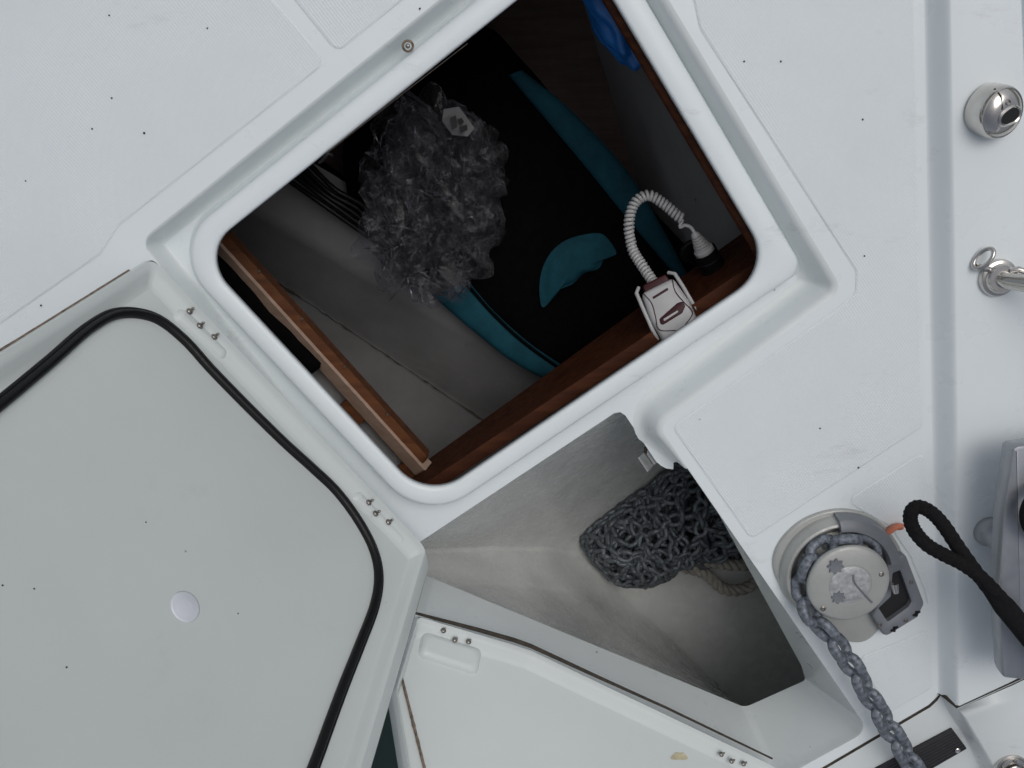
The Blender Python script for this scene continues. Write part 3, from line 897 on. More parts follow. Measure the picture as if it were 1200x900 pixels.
def lid_pan(L, outl, rad, inset, depth, root, mliner, mback, th=0.018, bevel=None):
    lo = []
    bv = bevel or [0.004] * len(outl)
    for f, off in ((0.05, -depth - th), (0.0, -depth - th + 0.004), (0.0, -0.010), (0.08, -0.0088), (0.35, -0.0055), (0.75, -0.0016), (0.9, -0.0004), (1.0, 0.0)):
        lo.append(L.loop(rounded(offset(outl, [b * f for b in bv]), [max(0.003, r - 0.004 * f) for r in rad], 10), off))
    mb = MB(); mb.loft(lo); mb.cap(lo[0], True)
    sharp(mb.build('outer_skin', mliner, root), 50)
    lo = []
    for f, off in ((0.0, 0.0), (0.12, -0.001), (0.25, -depth * 0.10), (0.45, -depth * 0.35), (0.72, -depth * 0.78), (0.88, -depth * 0.95), (1.0, -depth)):
        ii = [b + (i - b) * f for i, b in zip(inset, bv)]
        lo.append(L.loop(rounded(offset(outl, ii), [max(0.006, r - f * 0.01) for r in rad], 10), off))
    mb = MB(); mb.loft(lo); mb.cap(lo[-1])
    return mb.build('liner', mliner, root)

def hinge_screw(L, x, y, off, root, r=0.0042, m='screw'):
    F = L.frame(x, y, off)
    mb = MB(); mb.lathe([(r, 0), (r, 0.0012), (r * 0.7, 0.0026), (r * 0.45, 0.003), (r * 0.45, 0.0075), (r * 0.3, 0.009), (0.0004, 0.0095)], F, 14)
    return sharp(mb.build('screw', M[m], root), 45)

# hatch lid
HL = Lid(W(185, 303, 0.012), W(505, 652, 0.012), 72)
hl_o = empty('hatch_lid', (HL.A + HL.B) / 2, 'open white hatch lid with black rubber seal, hinged beside the cabin hatch', 'hatch lid')
T_ = 0.60
u0 = HL.st(178, 299); u1 = HL.st(0, 409.5)
v0 = HL.st(509, 659); v1 = HL.st(441, 900)
du = (u1 - u0).normalized(); dv = (v1 - v0).normalized()
o2 = [u0, HL.st(497, 637), v0, v0 + dv * (T_ / dv.y), u0 + du * (T_ / du.y)]
lid_pan(HL, o2, [0.012, 0.02, 0.014, 0.05, 0.05], [0.032, 0.032, 0.034, 0.034, 0.030], 0.013, hl_o, M['liner'], M['rim'], bevel=[0.004, 0.005, 0.020, 0.012, 0.004])
# inner step the seal lies on
gpx = [(-70, 530), (0, 475), (60, 425), (105, 386), (140, 369), (180, 374), (214, 399), (245, 433), (275, 464), (305, 494), (335, 523), (366, 551), (394, 578), (419, 612), (436, 645), (442, 676), (437, 710), (420, 755), (402, 800), (384, 848), (364, 902), (330, 985)]
gp = [HL.st(x, y, -0.012) for x, y in gpx]
g3 = catmull([HL.at(p, -0.010) for p in gp], 8)
def flat_tube(mb, path, nrm, w_, h_, seg=12):
    lo = []
    for i, p in enumerate(path):
        t_ = (path[min(i + 1, len(path) - 1)] - path[max(i - 1, 0)]).normalized()
        sd_ = t_.cross(nrm).normalized()
        lo.append([p + sd_ * (w_ * math.cos(2 * math.pi * k / seg)) + nrm * (h_ * math.sin(2 * math.pi * k / seg)) for k in range(seg)])
    mb.loft(lo); mb.cap(lo[0], True); mb.cap(lo[-1])
mb = MB(); flat_tube(mb, g3, HL.n, 0.0054, 0.006)
seal = mb.build('rubber_seal', M['rubber'], hl_o)
def shifted(path, nrm, d):
    o = []
    for i, p in enumerate(path):
        t_ = (path[min(i + 1, len(path) - 1)] - path[max(i - 1, 0)]).normalized()
        o.append(p + t_.cross(nrm).normalized() * d)
    return o
mb = MB(); flat_tube(mb, [p - HL.n * 0.001 for p in shifted(g3, HL.n, -0.0058)], HL.n, 0.0030, 0.0040)
mb.build('seal_lip', M['rubber'], seal)
# hinge pads
def hinge_pad(L, a, b, width, depth, root, m):
    A2, B2 = L.st(*a, -depth * 0.5), L.st(*b, -depth * 0.5)
    t_ = (B2 - A2).normalized(); nn = V((-t_.y, t_.x))
    if nn.y < 0: nn = -nn
    q = [A2 - nn * 0.012, B2 - nn * 0.012, B2 + nn * width, A2 + nn * width]
    lo = []
    for ins, off in ((-0.004, -depth - 0.002), (-0.002, -depth + 0.004), (0.0, -depth * 0.55), (0.003, -depth * 0.38), (0.006, -depth * 0.35)):
        lo.append(L.loop(rounded(offset(q, ins), 0.009, 6), off))
    mb = MB(); mb.loft(lo); mb.cap(lo[-1])
    return mb.build('hinge_pad', m, root)
hinge_pad(HL, (210, 366), (266, 416), 0.005, 0.013, hl_o, M['liner'])
hinge_pad(HL, (418, 578), (476, 634), 0.005, 0.013, hl_o, M['liner'])
for (x, y) in ((222, 365), (234, 382), (251, 395), (432, 589), (440, 602), (455, 612)):
    hinge_screw(HL, x, y, -0.004, hl_o)
# round cap on the liner
F = HL.frame(217, 711, -0.0129)
mb = MB(); mb.lathe([(0.0165, 0), (0.0165, 0.0006), (0.0150, 0.0012), (0.0120, 0.0010), (0.0110, 0.0014), (0.005, 0.0012), (0.0003, 0.0016)], F, 40); mb.build('round_cap', M['disc'], hl_o)
# grubby edge between skin and liner along the upper side
mb = MB()
e = [HL.at(o2[4].lerp(o2[0], k / 30), -0.009) - (HL.h * 0.0005) for k in range(29)]
mb.tube(e, [0.0012 + 0.001 * abs(noise.noise(V((k * 0.9, 2, 2)))) for k in range(29)], 6)
mb.build('edge_joint', M['brown_dirt'], hl_o)
e = [HL.at(o2[2].lerp(o2[3], k / 30), -0.012) + (HL.h * 0.0005) for k in range(1, 31)]
mb = MB(); mb.tube(e, [0.0010 + 0.001 * abs(noise.noise(V((k * 0.9, 7, 2)))) for k in range(30)], 6)
mb.build('edge_joint', M['brown_dirt'], hl_o)

# anchor locker lid
AL = Lid(W(500, 724, 0.006), W(905, 895, 0.006), 55)
al_o = empty('anchor_locker_lid', (AL.A + AL.B) / 2, 'open white anchor locker lid hinged along the locker coaming', 'locker lid')
a0 = AL.st(488, 719); a1 = AL.st(461, 808); a2 = AL.st(478, 912)
dd = (a2 - a1).normalized()
o3 = [a0, AL.st(600, 752), AL.st(624, 760), AL.st(907, 895), AL.st(985, 990), AL.st(900, 1250), a1 + dd * 0.42, a1]
lid_pan(AL, o3, [0.006, 0.02, 0.02, 0.02, 0.03, 0.03, 0.03, 0.02], [0.028, 0.028, 0.028, 0.026, 0.03, 0.03, 0.010, 0.012], 0.013, al_o, M['liner'], M['rim'])
hinge_pad(AL, (497, 750), (562, 771), 0.020, 0.013, al_o, M['liner'])
for (x, y) in ((519.5, 739), (533, 750), (549, 752), (845, 884), (857, 892), (871, 895)):
    hinge_screw(AL, x, y, -0.002, al_o, 0.0040)
e = [AL.px(472 + (498 - 472) * t_, 799 + 103 * t_, -0.0105) for t_ in [k / 30 for k in range(-2, 44)]]
mb = MB(); mb.tube(e, [0.0017 + 0.0014 * abs(noise.noise(V((k * 0.8, 4, 2)))) for k in range(len(e))], 6); mb.build('edge_joint', M['brown_dirt'], al_o)
mb = MB(); q = [AL.px(796 + 9 * math.cos(a) * (1 + .3 * math.sin(3 * a)), 886 + 6 * math.sin(a) * (1 + .3 * math.cos(2 * a)), -0.0125) for a in [k * math.pi / 9 for k in range(18)]]
mb.cap(q); mb.build('stain_mark', M['stain'], al_o)
# dark hinge gap between lid and coaming
e = [W(486, 718, 0.0), W(500, 722, 0.0), W(560, 738, 0.0), W(602, 750, 0.0), W(622, 757, 0.0), W(700, 793, 0.0), W(780, 829, 0.0), W(905, 889, 0.0)]
mb = MB(); mb.tube(e, [0.002, 0.0022, 0.0032, 0.0034, 0.0032, 0.0026, 0.0020, 0.0015], 8); mb.build('hinge_gap', M['dirt'], al_o)

# spring catch on the recess tab
lc = empty('spring_catch', W(762, 536, -0.06), 'small stainless spring catch on the locker edge', 'catch')
ca, cbv = W(757, 525, -0.052), W(771, 546, -0.052)
lx = (cbv - ca).normalized(); ly = V((-lx.y, lx.x, 0)); ly = -ly if ly.x > 0 else ly
CMx = Matrix.Translation((ca + cbv) / 2) @ Matrix((lx, ly, lx.cross(ly))).transposed().to_4x4()
mb = MB()
pf = [(-0.004, 0.003), (0.001, 0.0045), (0.004, 0.004), (0.006, 0.001), (0.0135, -0.003), (0.017, -0.0045)]
mb.loft([[CMx @ V((x, y, z)) for (y, z) in pf] for x in (-0.013, 0.013)], closed=False)
mb.loft([[CMx @ V((x, y, z - 0.0015)) for (y, z) in pf] for x in (-0.013, 0.013)], closed=False)
sharp(mb.build('catch_plate', M['steel'], lc), 25)
mb = MB(); mb.tube([CMx @ V(p) for p in ((-0.018, 0.001, -0.002), (-0.013, 0.002, 0.002), (-0.009, 0.005, 0.001))], 0.0022, 8); mb.build('catch_spring', M['dirt'], lc)

# ------------------------------------------------------------------ chain
def link_mesh(name, pitch, wire, width, m, seg=7, arc=6):
    hl_, hw = pitch / 2 + wire - wire * 0.35, width / 2 - wire
    st_ = (pitch + 2 * wire) / 2 - wire
    path = []
    c = st_ - hw
    for k in range(arc + 1):
        a = -math.pi / 2 + math.pi * k / arc
        path.append(V((c + hw * math.cos(a), hw * math.sin(a), 0)))
    for k in range(arc + 1):
        a = math.pi / 2 + math.pi * k / arc
        path.append(V((-c + hw * math.cos(a), hw * math.sin(a), 0)))
    mb = MB(); mb.tube(path, wire, seg, closed=True)
    me = bpy.data.meshes.new(name); me.from_pydata([tuple(v) for v in mb.v], [], mb.f)
    me.polygons.foreach_set('use_smooth', [True] * len(me.polygons)); me.materials.append(m)
    bm = bmesh.new(); bm.from_mesh(me); bmesh.ops.remove_doubles(bm, verts=bm.verts, dist=1e-6); bm.to_mesh(me); bm.free()
    return me
PITCH, WIRE, WIDTH = 0.0345, 0.0074, 0.0385
lm = link_mesh('link', PITCH, WIRE, WIDTH, M['galv'])
lmd = link_mesh('link', 0.0325, 0.0058, 0.0390, M['galv_dark'])

def lay_chain(path, me, root, roll0=45, jit=8, yaw=0, PITCH=PITCH):
    """place links every PITCH along a dense path, rolling a quarter turn each"""
    d = [0]
    for i in range(1, len(path)): d.append(d[-1] + (path[i] - path[i - 1]).length)
    def at_(s_):
        s_ = max(0, min(d[-1], s_))
        for i in range(1, len(d)):
            if d[i] >= s_:
                return path[i - 1].lerp(path[i], (s_ - d[i - 1]) / max(1e-9, d[i] - d[i - 1]))
        return path[-1]
    k = 0; s_ = PITCH / 2
    res = []
    while s_ < d[-1]:
        a, b = at_(s_ - PITCH * 0.5), at_(s_ + PITCH * 0.5)
        t_ = (b - a).normalized(); u = V((0, 0, 1)) - t_ * t_.z
        if u.length < 0.1: u = t_.orthogonal()
        u.normalize(); v = u.cross(t_)
        F = Matrix((t_, v, u)).transposed().to_4x4()
        F = Matrix.Translation((a + b) / 2) @ F @ Matrix.Rotation(R_(roll0 + 90 * (k % 2) + random.uniform(-jit, jit)), 4, 'X') @ Matrix.Rotation(R_(random.uniform(-yaw, yaw)), 4, 'Z')
        o = bpy.data.objects.new('link', me); COL.objects.link(o)
        o.parent = root; o.matrix_parent_inverse = Matrix.Translation(-root.location)
        o.matrix_basis = F
        res.append(o); k += 1; s_ += PITCH
    return res

# ------------------------------------------------------------------ windlass
wl = empty('windlass', W(985, 675, 0), 'grey anchor windlass with round cap wheel beside the anchor locker', 'windlass')
ZS = 0.62                               # low-profile body
wc = W2(978, 663)                       # axis on deck
WM = Matrix.Translation((wc.x, wc.y, 0)) @ Matrix.Diagonal((1, 1, ZS, 1))
# base flange and collar (open towards the lower left)
def ell(loop): return loop
base_px = [(905, 660), (912, 635), (935, 611), (965, 598), (995, 596), (1025, 606), (1046, 628), (1056, 652), (1050, 690), (1036, 722), (1018, 746), (995, 750), (960, 735), (935, 712), (914, 686)]
bl = [p.to_2d() for p in catmull([W(*p, 0.0) for p in base_px], 6, closed=True)]
cb2 = sum((p for p in bl), V((0, 0))) / len(bl)
prism('base_plate', bl, 0.0005, 0.0064, 0.003, M['cast'], wl)
# collar: wall round the gypsy, from 70 deg to 250 deg
def collar(a0, a1, prof, name, m, sq=1.0, seg=36):
    mb = MB()
    lo = []
    for (r, z) in prof:
        lo.append([V((wc.x + r * math.cos(R_(a0 + (a1 - a0) * k / seg)), wc.y + r * math.sin(R_(a0 + (a1 - a0) * k / seg)), z * ZS)) for k in range(seg + 1)])
    mb.loft(lo, closed=False)
    mb.cap([l[0] for l in lo]); mb.cap([l[-1] for l in lo], True)
    return sharp(mb.build(name, m, wl), 40)
collar(68, 232, [(0.068, 0.010), (0.0695, 0.034), (0.0705, 0.039), (0.073, 0.041), (0.076, 0.039), (0.0795, 0.026), (0.0815, 0.010), (0.082, 0.001)], 'chain_guard', M['cast'])
collar(14, 98, [(0.066, 0.036), (0.066, 0.048), (0.068, 0.053), (0.077, 0.052), (0.083, 0.044), (0.086, 0.012)], 'chain_stripper', M['cast2'])
# gypsy wheel with pockets under the cap
mb = MB(); mb.lathe([(0.030, 0.010), (0.058, 0.0115), (0.059, 0.018), (0.048, 0.026), (0.040, 0.034), (0.040, 0.052), (0.044, 0.062), (0.046, 0.067), (0.03, 0.068)], WM, 48)
sharp(mb.build('gypsy_wheel', M['cast'], wl), 45)
for k in range(10):
    a = R_(36 * k + 10)
    mb = MB()
    mb.tube([V((wc.x + r * math.cos(a), wc.y + r * math.sin(a), 0.014)) for r in (0.044, 0.054, 0.060)], [0.009, 0.007, 0.003], 8)
    mb.build('gypsy_tooth', M['cast'], wl)
# cap wheel
ct = W(996, 686, 0.088 * ZS)
CM_ = Matrix.Translation((ct.x, ct.y, 0)) @ Matrix.Diagonal((1, 1, ZS, 1))
mb = MB(); mb.lathe([(0.040, 0.066), (0.055, 0.068), (0.0568, 0.072), (0.0568, 0.078), (0.0555, 0.0815), (0.052, 0.0835), (0.040, 0.0865), (0.0305, 0.0875), (0.0300, 0.0865), (0.0285, 0.0865)], CM_, 64)
cap = sharp(mb.build('cap_wheel', M['cast'], wl), 40)
cc = W(1000.5, 694, 0.087)
cc = ct.lerp(cc, 0.55)
mb = MB(); mb.lathe([(0.0280, 0.0850), (0.0280, 0.0872), (0.027, 0.0879), (0.015, 0.0884), (0.0002, 0.0886)], CM_, 48)
sharp(mb.build('cap_disc', M['zinc'], wl), 40)
def star(cpx, r, z, m):
    c = W2(*cpx, z)
    pts = []
    for k in range(32):
        a = 2 * math.pi * k / 32
        pts.append(c + V((math.cos(a), math.sin(a))) * r * (1 + 0.17 * math.cos(8 * a)))
    return pts
for cpx, r in (((979.5, 664), 0.0105), ((982.5, 700), 0.0092)):
    pts = star(cpx, r, 0.088 * ZS, None)
    mb = MB(); l0_ = z3(pts, 0.0862 * ZS); l1_ = z3(offset(pts, 0.0008), 0.0905 * ZS); c_ = W2(*cpx, 0.088 * ZS)
    l2_ = [V((c_.x + (p.x - c_.x) * 0.45, c_.y + (p.y - c_.y) * 0.45, 0.0894 * ZS)) for p in pts]
    mb.loft([l0_, l1_, l2_]); mb.cap(l2_)
    sharp(mb.build('star_socket', M['cast2'], wl), 30)
def lever_slot():
    pts = catmull([W(1000, 674, 0.0890 * ZS), W(1001, 682, 0.0892 * ZS), (W(1010, 693, 0.0892 * ZS)), W(1022, 706, 0.0890 * ZS)], 8)
    mb = MB(); mb.tube(pts, 0.0014, 6); mb.build('cap_slot', M['cast2'], wl)
lever_slot()
for x, y in ((1032.5, 672.5), (964.5, 713)):
    c = W(x, y, 0.084 * ZS)
    F = Matrix.Translation((c.x, c.y, 0.0842 * ZS))
    mb = MB(); mb.lathe([(0.0038, -0.001), (0.0038, 0.0012), (0.003, 0.0018), (0.0022, 0.0018), (0.0020, 0.0002), (0.0002, 0.0001)], F, 18)
    sharp(mb.build('cap_screw', M['screw'], wl), 40)
# chain pipe bracket with dark mouth
bo = [W2(*p, 0.02) for p in [(1041, 655), (1062, 650), (1084, 708), (1076, 724), (1037, 748), (1022, 722), (1034, 700)]]
bi = [W2(*p, 0.022) for p in [(1046, 672), (1057, 668), (1071, 706), (1066, 714), (1041, 732), (1029, 714), (1044, 700)]]
bo_r = rounded(bo, [0.008, 0.008, 0.010, 0.010, 0.008, 0.006, 0.006], 6)
bi_r = rounded(bi, [0.004] * 7, 6)
mb = MB()
mb.loft([z3(bo_r, 0.0005), z3(bo_r, 0.016), z3(offset(bo_r, 0.0012), 0.0188), z3(offset(bo_r, 0.0025), 0.0195), z3(bi_r, 0.0195), z3(offset(bi_r, 0.0015), 0.0185), z3(offset(bi_r, 0.002), 0.0110)])
sharp(mb.build('chain_pipe', M['cast2'], wl), 40)
mb = MB(); mb.cap(z3(bi_r, 0.0116)); mb.build('pipe_mouth', M['black'], wl)
for x, y in ((1068, 682), (1061.5, 727), (1031, 732)):
    c = W(x, y, 0.0195)
    mb = MB(); mb.lathe([(0.0032, -0.001), (0.0032, 0.0008), (0.0024, 0.0016), (0.0016, 0.0016), (0.0014, 0.0004), (0.0002, 0.0003)], Matrix.Translation(c), 16)
    sharp(mb.build('pipe_screw', M['screw'], wl), 40)
for x, y in ((1048, 737), (1074, 719)):
    c = W(x, y, 0.0198)
    mb = MB(); tdir = (W(1076, 722, 0.02) - W(1040, 745, 0.02)).normalized()
    mb.tube([c - tdir * 0.006, c + tdir * 0.006], 0.0018, 6); 
    mb.tube([c + V((0, 0.004, 0)), c - V((0, 0.004, 0))], 0.0022, 6)
    mb.build('pivot_pin', M['rubber'], wl)
mb = MB(); mb.tube([W(1048, 684, 0.03), W(1050, 695, 0.032)], [0.006, 0.004], 8); mb.build('release_pawl', M['steel'], wl)

# chain running round the gypsy and off towards the bow
ch = empty('anchor_chain', W(960, 720, 0.04), 'grey galvanised anchor chain running from the windlass to the bow', 'chain')
arc = []
RC = 0.0560
for k in range(40):
    a = R_(40 + (205 - 40) * k / 39)
    arc.append(V((wc.x + RC * math.cos(a), wc.y + RC * math.sin(a), 0.032)))
tail = [W(*p, z) for p, z in (((943, 708), 0.036), ((958, 730), 0.042), ((981, 754), 0.050), ((999, 781), 0.050), ((1015, 809), 0.049), ((1031, 835), 0.047), ((1047, 861), 0.045), ((1064, 888), 0.043), ((1085, 922), 0.04), ((1110, 962), 0.035))]
lay_chain(arc + catmull([arc[-1]] + tail, 8)[4:], lm, ch, 45, 6)

# heap of chain in the locker
cp = empty('chain_heap', W(770, 630, ZF), 'heap of darker anchor chain lying in the locker', 'chain')
spine = [W2(683, 641, -0.44), W2(708, 612, -0.44), W2(750, 588, -0.44), W2(800, 555, -0.44), W2(860, 560, -0.44), W2(895, 640, -0.44), W2(878, 664, -0.44), W2(820, 664, -0.44), W2(795, 676, -0.44), W2(762, 694, -0.44), W2(728, 684, -0.44), W2(702, 664, -0.44)]
def inside(p, poly):
    c = False; j = len(poly) - 1
    for i in range(len(poly)):
        a, b = poly[i], poly[j]
        if (a.y > p.y) != (b.y > p.y) and p.x < (b.x - a.x) * (p.y - a.y) / (b.y - a.y) + a.x: c = not c
        j = i
    return c
def edge_dist(p, poly):
    best = 9
    for i in range(len(poly)):
        a, b = poly[i], poly[(i + 1) % len(poly)]
        t_ = max(0, min(1, (p - a).dot(b - a) / (b - a).length_squared))
        best = min(best, (a + (b - a) * t_ - p).length)
    return best
rng = random.Random(11)
cx_ = sum(spine, V((0, 0))) / len(spine)
made = 0
spine = offset(spine, -0.008)
spine = [p + V((rng.uniform(-0.008, 0.008), rng.uniform(-0.008, 0.008))) for p in spine]
inner = offset(spine, 0.010)
def heap_z(p, lay):
    e_ = edge_dist(p, spine)
    top = ZF + 0.020 + min(0.085, e_ * 1.5)
    return ZF + 0.014 + (top - ZF - 0.014) * lay
HP = 0.0270
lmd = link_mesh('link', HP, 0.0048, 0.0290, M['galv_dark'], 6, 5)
lower = []
for li, (layer, nl) in enumerate(((0.35, 200), (0.72, 280), (1.0, 150), (1.05, 140))):
    p = cx_ + V((rng.uniform(-0.05, 0.05), rng.uniform(-0.04, 0.04)))
    a = rng.uniform(0, 6.28); pts = []
    curv = 0
    for i in range(nl * 3):
        step = HP / 3
        curv = 0.80 * curv + rng.uniform(-0.30, 0.30)
        a += curv
        for tr in range(40):
            q = p + V((math.cos(a), math.sin(a))) * step
            if inside(q, inner): break
            a += 0.25 if (tr % 2 == 0) == (curv > 0) else 0.35
        p = q
        z = heap_z(p, layer) + 0.022 * noise.noise(V((p.x * 22, p.y * 22, 3))) + 0.010 * noise.noise(V((p.x * 50, p.y * 50, li * 7 + i * 0.01)))
        pts.append(V((p.x, p.y, max(z, ZF + 0.008))))
    got = lay_chain(pts, lmd, cp, 45, 40, 20, HP)
    if li < 2: lower += got
# the buried links stay one mass
mb = MB()
lv = [v.co.copy() for v in lmd.vertices]; lf = [tuple(p_.vertices) for p_ in lmd.polygons]
for o in lower:
    B_ = o.matrix_basis
    mb.add([B_ @ v for v in lv], lf)
    bpy.data.objects.remove(o)
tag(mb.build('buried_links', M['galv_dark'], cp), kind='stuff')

# three-strand rope tail in the locker
rp_o = empty('rope_coil', W(860, 675, ZF), 'off white twisted rope coil beside the chain heap', 'rope')
cpath = catmull([W(*p, z) for p, z in [((800, 664), -0.45), ((826, 672), -0.45), ((848, 690), -0.45), ((872, 690), -0.455), ((892, 676), -0.455), ((900, 655), -0.455)]], 14)
cpath2 = catmull([W(*p, z) for p, z in [((800, 650), -0.43), ((840, 660), -0.43), ((870, 662), -0.435), ((905, 660), -0.44)]], 14)
for path in (cpath, cpath2):
    for s_ in range(3):
        L_ = 0; out_ = []
        u = V((0, 0, 1))
        for i in range(len(path)):
            if i: L_ += (path[i] - path[i - 1]).length
            t_ = (path[min(i + 1, len(path) - 1)] - path[max(0, i - 1)]).normalized()
            uu = (u - t_ * t_.z).normalized(); vv = t_.cross(uu)
            ph = L_ / 0.045 * 2 * math.pi + s_ * 2.094
            out_.append(path[i] + (uu * math.cos(ph) + vv * math.sin(ph)) * 0.0062)
        mb = MB(); mb.tube(catmull(out_, 2), 0.0062, 8)
        mb.build('strand', M['wrope'], rp_o)

# ------------------------------------------------------------------ fittings on the bulwark
# cleat
cl = empty('mooring_cleat', W(1185, 640, BH), 'long aluminium mooring cleat with round pedestal on the bulwark', 'cleat')
cz = 0.112
bar = [(1187, 527), (1192, 523), (1290, 508), (1275, 800), (1196, 797), (1176, 795), (1170, 700), (1176, 600)]
bar2 = rounded([W2(*p, cz) for p in bar], [0.003, 0.006, 0.01, 0.01, 0.008, 0.008, 0.5, 0.5], 6)
lo = []
for ins, z in ((0.004, cz - 0.030), (0.0015, cz - 0.022), (0.0, cz - 0.010), (0.0002, cz - 0.004), (0.0015, cz - 0.001), (0.005, cz)):
    lo.append(z3(offset(bar2, ins), z))
mb = MB(); mb.loft(lo); mb.cap(lo[-1]); mb.cap(lo[0], True)
sharp(mb.build('horn_bar', M['alu'], cl), 40)
for (x, y) in ((1158, 622), (1215, 720)):
    c = W(x, y, BH)
    mb = MB(); mb.lathe([(0.021, 0.0005), (0.021, 0.004), (0.019, 0.008), (0.0165, 0.010), (0.0155, 0.018), (0.0165, 0.050)], Matrix.Translation((c.x, c.y, BH)), 32)
    mb.build('pedestal', M['alu'], cl)
    mb = MB(); f0_ = V((c.x, c.y, BH + 0.022)); mb.tube([f0_, f0_ + V((0.07, -0.015, 0.03))], [0.014, 0.016], 16); mb.build('arm', M['alu'], cl)

# black line with eye
rl = empty('black_line', W(1110, 640, 0.06), 'black braided mooring line with eye loop hanging off the cleat', 'rope')
loop_px = [(1236, 790), (1215, 765), (1190, 730), (1165, 698), (1142, 668), (1122, 640), (1106, 616), (1092, 601), (1078, 594), (1069, 598), (1067, 610), (1073, 624), (1087, 639), (1106, 650), (1128, 661), (1150, 677), (1172, 700), (1196, 728), (1225, 764), (1245, 785)]
lz = [0.135, 0.142, 0.140, 0.133, 0.13, 0.125, 0.12, 0.115, 0.11, 0.11, 0.11, 0.113, 0.118, 0.123, 0.128, 0.135, 0.143, 0.142, 0.14, 0.135]
pp = catmull([W(x, y, z + (0.006 if i > 10 else 0)) for i, ((x, y), z) in enumerate(zip(loop_px, lz))], 10)
mb = MB(); mb.tube(pp, [0.0090 + 0.0005 * math.sin(i * 1.9) for i in range(len(pp))], 14, flat=0.85)
mb.build('line_eye', M['rope'], rl)
mb = MB(); tp = catmull([W(1150, 681, 0.141), W(1180, 714, 0.150), W(1215, 757, 0.15), W(1245, 793, 0.145)], 10); mb.tube(tp, [0.006 + 0.0075 * min(1, i / 9) for i in range(len(tp))], 12, flat=0.75); mb.build('spliced_tail', M['rope'], rl)
mb = MB(); tp = catmull([W(1235, 560, 0.12), W(1210, 585, 0.136), W(1203, 605, 0.137), W(1212, 625, 0.136), W(1240, 640, 0.12)], 8); mb.tube(tp, 0.0085, 12); mb.build('line_turn', M['rope'], rl)

# polished fairlead housing
fh = empty('fairlead_housing', W(1160, 128, BH), 'polished stainless domed fitting with black oval insert on the bulwark', 'fitting')
c0_ = W(1157, 130, BH)
tilt = Matrix.Translation(c0_) @ Matrix.Rotation(R_(14), 4, 'Y') @ Matrix.Rotation(R_(8), 4, 'X')
def egg(r, z, sq=1.0):
    out_ = []
    for k in range(48):
        a = 2 * math.pi * k / 48
        rr_ = r * (1 + 0.10 * max(0, math.cos(a - R_(95))) ** 3)
        out_.append(tilt @ V((rr_ * math.cos(a), rr_ * math.sin(a), z)))
    return out_
prof_ = [(0.0290, -0.004), (0.0300, 0.002), (0.0300, 0.016), (0.0295, 0.022), (0.0282, 0.0255), (0.0272, 0.0258), (0.0268, 0.0250), (0.0258, 0.0262), (0.022, 0.0300), (0.0165, 0.0325), (0.010, 0.0338), (0.0003, 0.0340)]
mb = MB(); mb.loft([egg(r, z) for r, z in prof_]); sharp(mb.build('housing', M['steel'], fh), 50)
kid = []
for k in range(36):
    a = 2 * math.pi * k / 36
    r = 0.0098 * (1 + 0.22 * math.cos(2 * (a - 0.5)) + 0.12 * math.cos(a - 0.9))
    kid.append(V((0.002 + r * 1.05 * math.cos(a), -0.002 + r * math.sin(a))))
mb = MB(); ro = [tilt @ V((p.x, p.y, 0.0343)) for p in offset(kid, -0.0035)]; rm = [tilt @ V((p.x, p.y, 0.0362)) for p in offset(kid, -0.0016)]; ri = [tilt @ V((p.x, p.y, 0.0350)) for p in kid]
mb.loft([[p - V((0, 0, 0.006)) for p in ro], ro, rm, ri]); sharp(mb.build('insert_bezel', M['steel'], fh), 50)
mb = MB(); mb.cap(ri); mb.build('black_insert', M['black'], fh)
mb = MB(); mb.lathe([(0.0036, -0.004), (0.0036, 0.001), (0.0022, 0.0016), (0.0018, 0.0), (0.0002, 0.0)], tilt @ Matrix.Translation((-0.004, 0.014, 0.0325)), 14); mb.build('set_screw', M['screw'], fh)
mb = MB(); mb.tube([tilt @ V(p) for p in ((-0.016, 0.028, 0.020), (-0.013, 0.021, 0.029), (-0.010, 0.006, 0.0335))], 0.0012, 6); mb.build('shell_joint', M['dirt'], fh)

# stanchion with foot
sn = empty('stanchion', W(1168, 324, BH), 'stainless stanchion in a round foot with eye ring on the bulwark', 'stanchion')
c = W(1168, 325, BH)
ax_ = V((0.55, -0.10, 0.83)).normalized()
SM = Matrix.Translation(c)
mb = MB(); mb.lathe([(0.0240, 0.0003), (0.0240, 0.005), (0.0225, 0.0075), (0.0190, 0.0085), (0.0185, 0.013), (0.0165, 0.0150)], SM, 40); sharp(mb.build('foot_ring', M['steel'], sn), 40)
mb = MB(); mb.tube([c + V((0, 0, 0.010)), c + V((0.004, -0.001, 0.02)), c + V((0.12, -0.01, 0.14)), c + V((0.5, -0.06, 0.50))], 0.0105, 20); mb.build('post', M['steel'], sn)
mb = MB(); mb.tube([c + V((0.008, 0.010, 0.014)), c + V((0.016, 0.013, 0.018)), c + V((0.024, 0.010, 0.02))], 0.0042, 10); mb.build('clamp_bolt', M['steel'], sn)
ec = W(1152.5, 303, BH + 0.010)
mb = MB()
eu = V((0.5, 0.85, 0.15)).normalized(); ev = V((0.55, -0.28, 0.78)).normalized()
mb.tube([ec + eu * (0.0145 * math.cos(2 * math.pi * k / 24)) + ev * (0.0085 * math.sin(2 * math.pi * k / 24)) for k in range(24)], 0.0028, 8, closed=True)
mb.tube([ec - eu * 0.012, c + V((-0.010, 0.010, 0.006))], 0.0042, 8)
mb.build('eye_ring', M['steel'], sn)

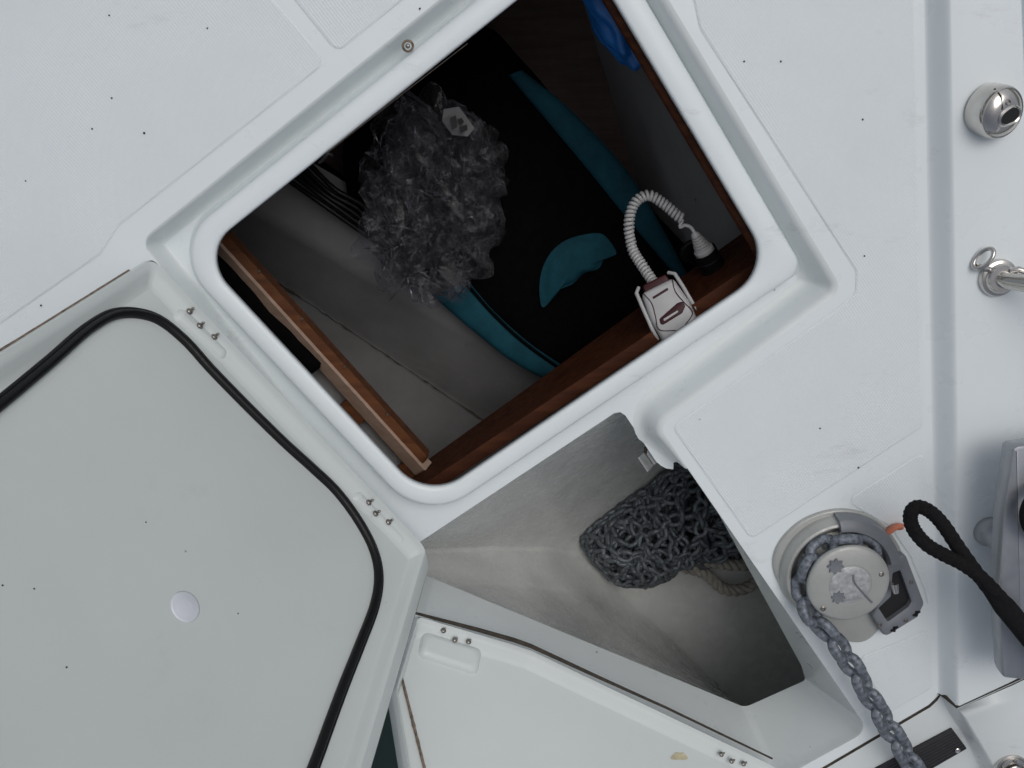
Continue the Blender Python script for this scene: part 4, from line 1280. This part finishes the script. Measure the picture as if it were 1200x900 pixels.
# ------------------------------------------------------------------ bow details
gs = empty('grip_strip', W(1085, 885, 0), 'black ribbed rubber strip screwed to the bow moulding', 'strip')
gq = [W2(*p, 0) for p in [(1010, 910), (1116, 854), (1133, 877), (1050, 925)]]
prism('strip_base', rounded(gq, 0.002, 3), -0.0035, 0.0010, 0.0008, M['grip'], gs)
for k in range(9):
    t_ = (k + 0.5) / 9
    a, b = gq[0].lerp(gq[3], t_), gq[1].lerp(gq[2], t_)
    mb = MB(); mb.tube([V((p.x, p.y, 0.0012)) for p in (a.lerp(b, 0.01), a.lerp(b, 0.99))], 0.0010, 6); mb.build('rib', M['grip'], gs)
c = W(1122, 879.5, 0.002)
mb = MB(); mb.lathe([(0.0042, -0.001), (0.0042, 0.0008), (0.0030, 0.0016), (0.0018, 0.0012), (0.0002, 0.0009)], Matrix.Translation(c), 18); sharp(mb.build('screw', M['steel'], gs), 40)
bf = empty('bow_shackle_fitting', W(1183, 893, 0.024), 'round stainless fitting with stepped rings on the bow moulding', 'fitting')
c = W(1184, 899, 0.027)
mb = MB(); mb.lathe([(0.0240, -0.012), (0.0240, 0.004), (0.0220, 0.006), (0.0200, 0.0055), (0.0195, 0.0075), (0.0150, 0.0085), (0.0145, 0.006), (0.012, 0.006), (0.0115, 0.013), (0.009, 0.0145), (0.0002, 0.0146)], Matrix.Translation(c), 40); sharp(mb.build('ring_body', M['steel'], bf), 35)
for k in range(5):
    a = R_(72 * k + 20)
    mb = MB(); mb.lathe([(0.0026, 0.004), (0.0026, 0.0095), (0.0016, 0.0100), (0.0002, 0.0090)], Matrix.Translation(c + V((0.0172 * math.cos(a), 0.0172 * math.sin(a), 0))), 12); mb.build('ring_bolt', M['screw'], bf)

# orange tag
mb = MB()
q = catmull([W(1037, 626, 0.012), W(1044, 622, 0.014), W(1051, 618, 0.014), W(1058, 617, 0.012)], 6)
lo = [[p + V((0, -0.0045 + 0.001 * math.sin(i * 0.7), 0)) for i, p in enumerate(q)], [p + V((0, -0.0025, 0.003)) for p in q], [p + V((0, 0.002, 0.003)) for p in q], [p + V((0.001, 0.004, 0)) for p in q], [p + V((0, 0, -0.012)) for p in q]]
mb.loft(lo + [lo[0]], closed=False); mb.cap([l[0] for l in lo]); mb.cap([l[-1] for l in lo])
tag(mb.build('orange_tag', M['orange']), 'small orange plastic tag beside the windlass', 'tag')
# hatch catch hole on the upper lip
ck = empty('catch_hole', W(478, 54, -0.012), 'rusty screw hole in the hatch rim', 'screw hole')
c = W(478, 54, -0.0100)
mb = MB(); mb.lathe([(0.0075, 0.0003), (0.0068, 0.0012), (0.0050, 0.0009), (0.0045, 0.0004)], Matrix.Translation(c), 20, cap=False); mb.build('worn_ring', M['brown_dirt'], ck)
mb = MB(); mb.lathe([(0.0030, 0.0003), (0.0025, 0.0022), (0.001, 0.0028), (0.0001, 0.0029)], Matrix.Translation(c), 12); mb.build('screw_tip', M['screw'], ck)

# loose grit on the deck
mb = MB()
for (x, y, d) in ((128, 18, 1.0), (243, 33, 1.0), (131, 115, 1.1), (108, 151, 1.1), (169, 156, 1.4), (48, 358, 1.2), (961, 502, 1.1), (915, 72, 1.2), (872, 72, 1.1), (1011, 140, 1.2), (1013, 300, 1.1), (30, 212, 0.9), (492, 10, 1.1), (1006, 548, 1.4)):
    c = W(x, y, 0.0014)
    mb.lathe([(0.0008 * d, -0.0006), (0.0011 * d, 0.0002), (0.0006 * d, 0.0009), (0.0001, 0.0010)], Matrix.Translation(c), 7)
tag(mb.build('grit', M['dirt'], deck), kind='stuff')
mb = MB()
for (x, y) in ((171, 612), (3, 686), (279, 719), (78, 782), (40, 690)):
    mb.lathe([(0.0007, -0.0006), (0.0009, 0.0002), (0.0001, 0.0008)], HL.frame(x, y, -0.0128), 7)
tag(mb.build('grit', M['dirt'], hl_o), kind='stuff')
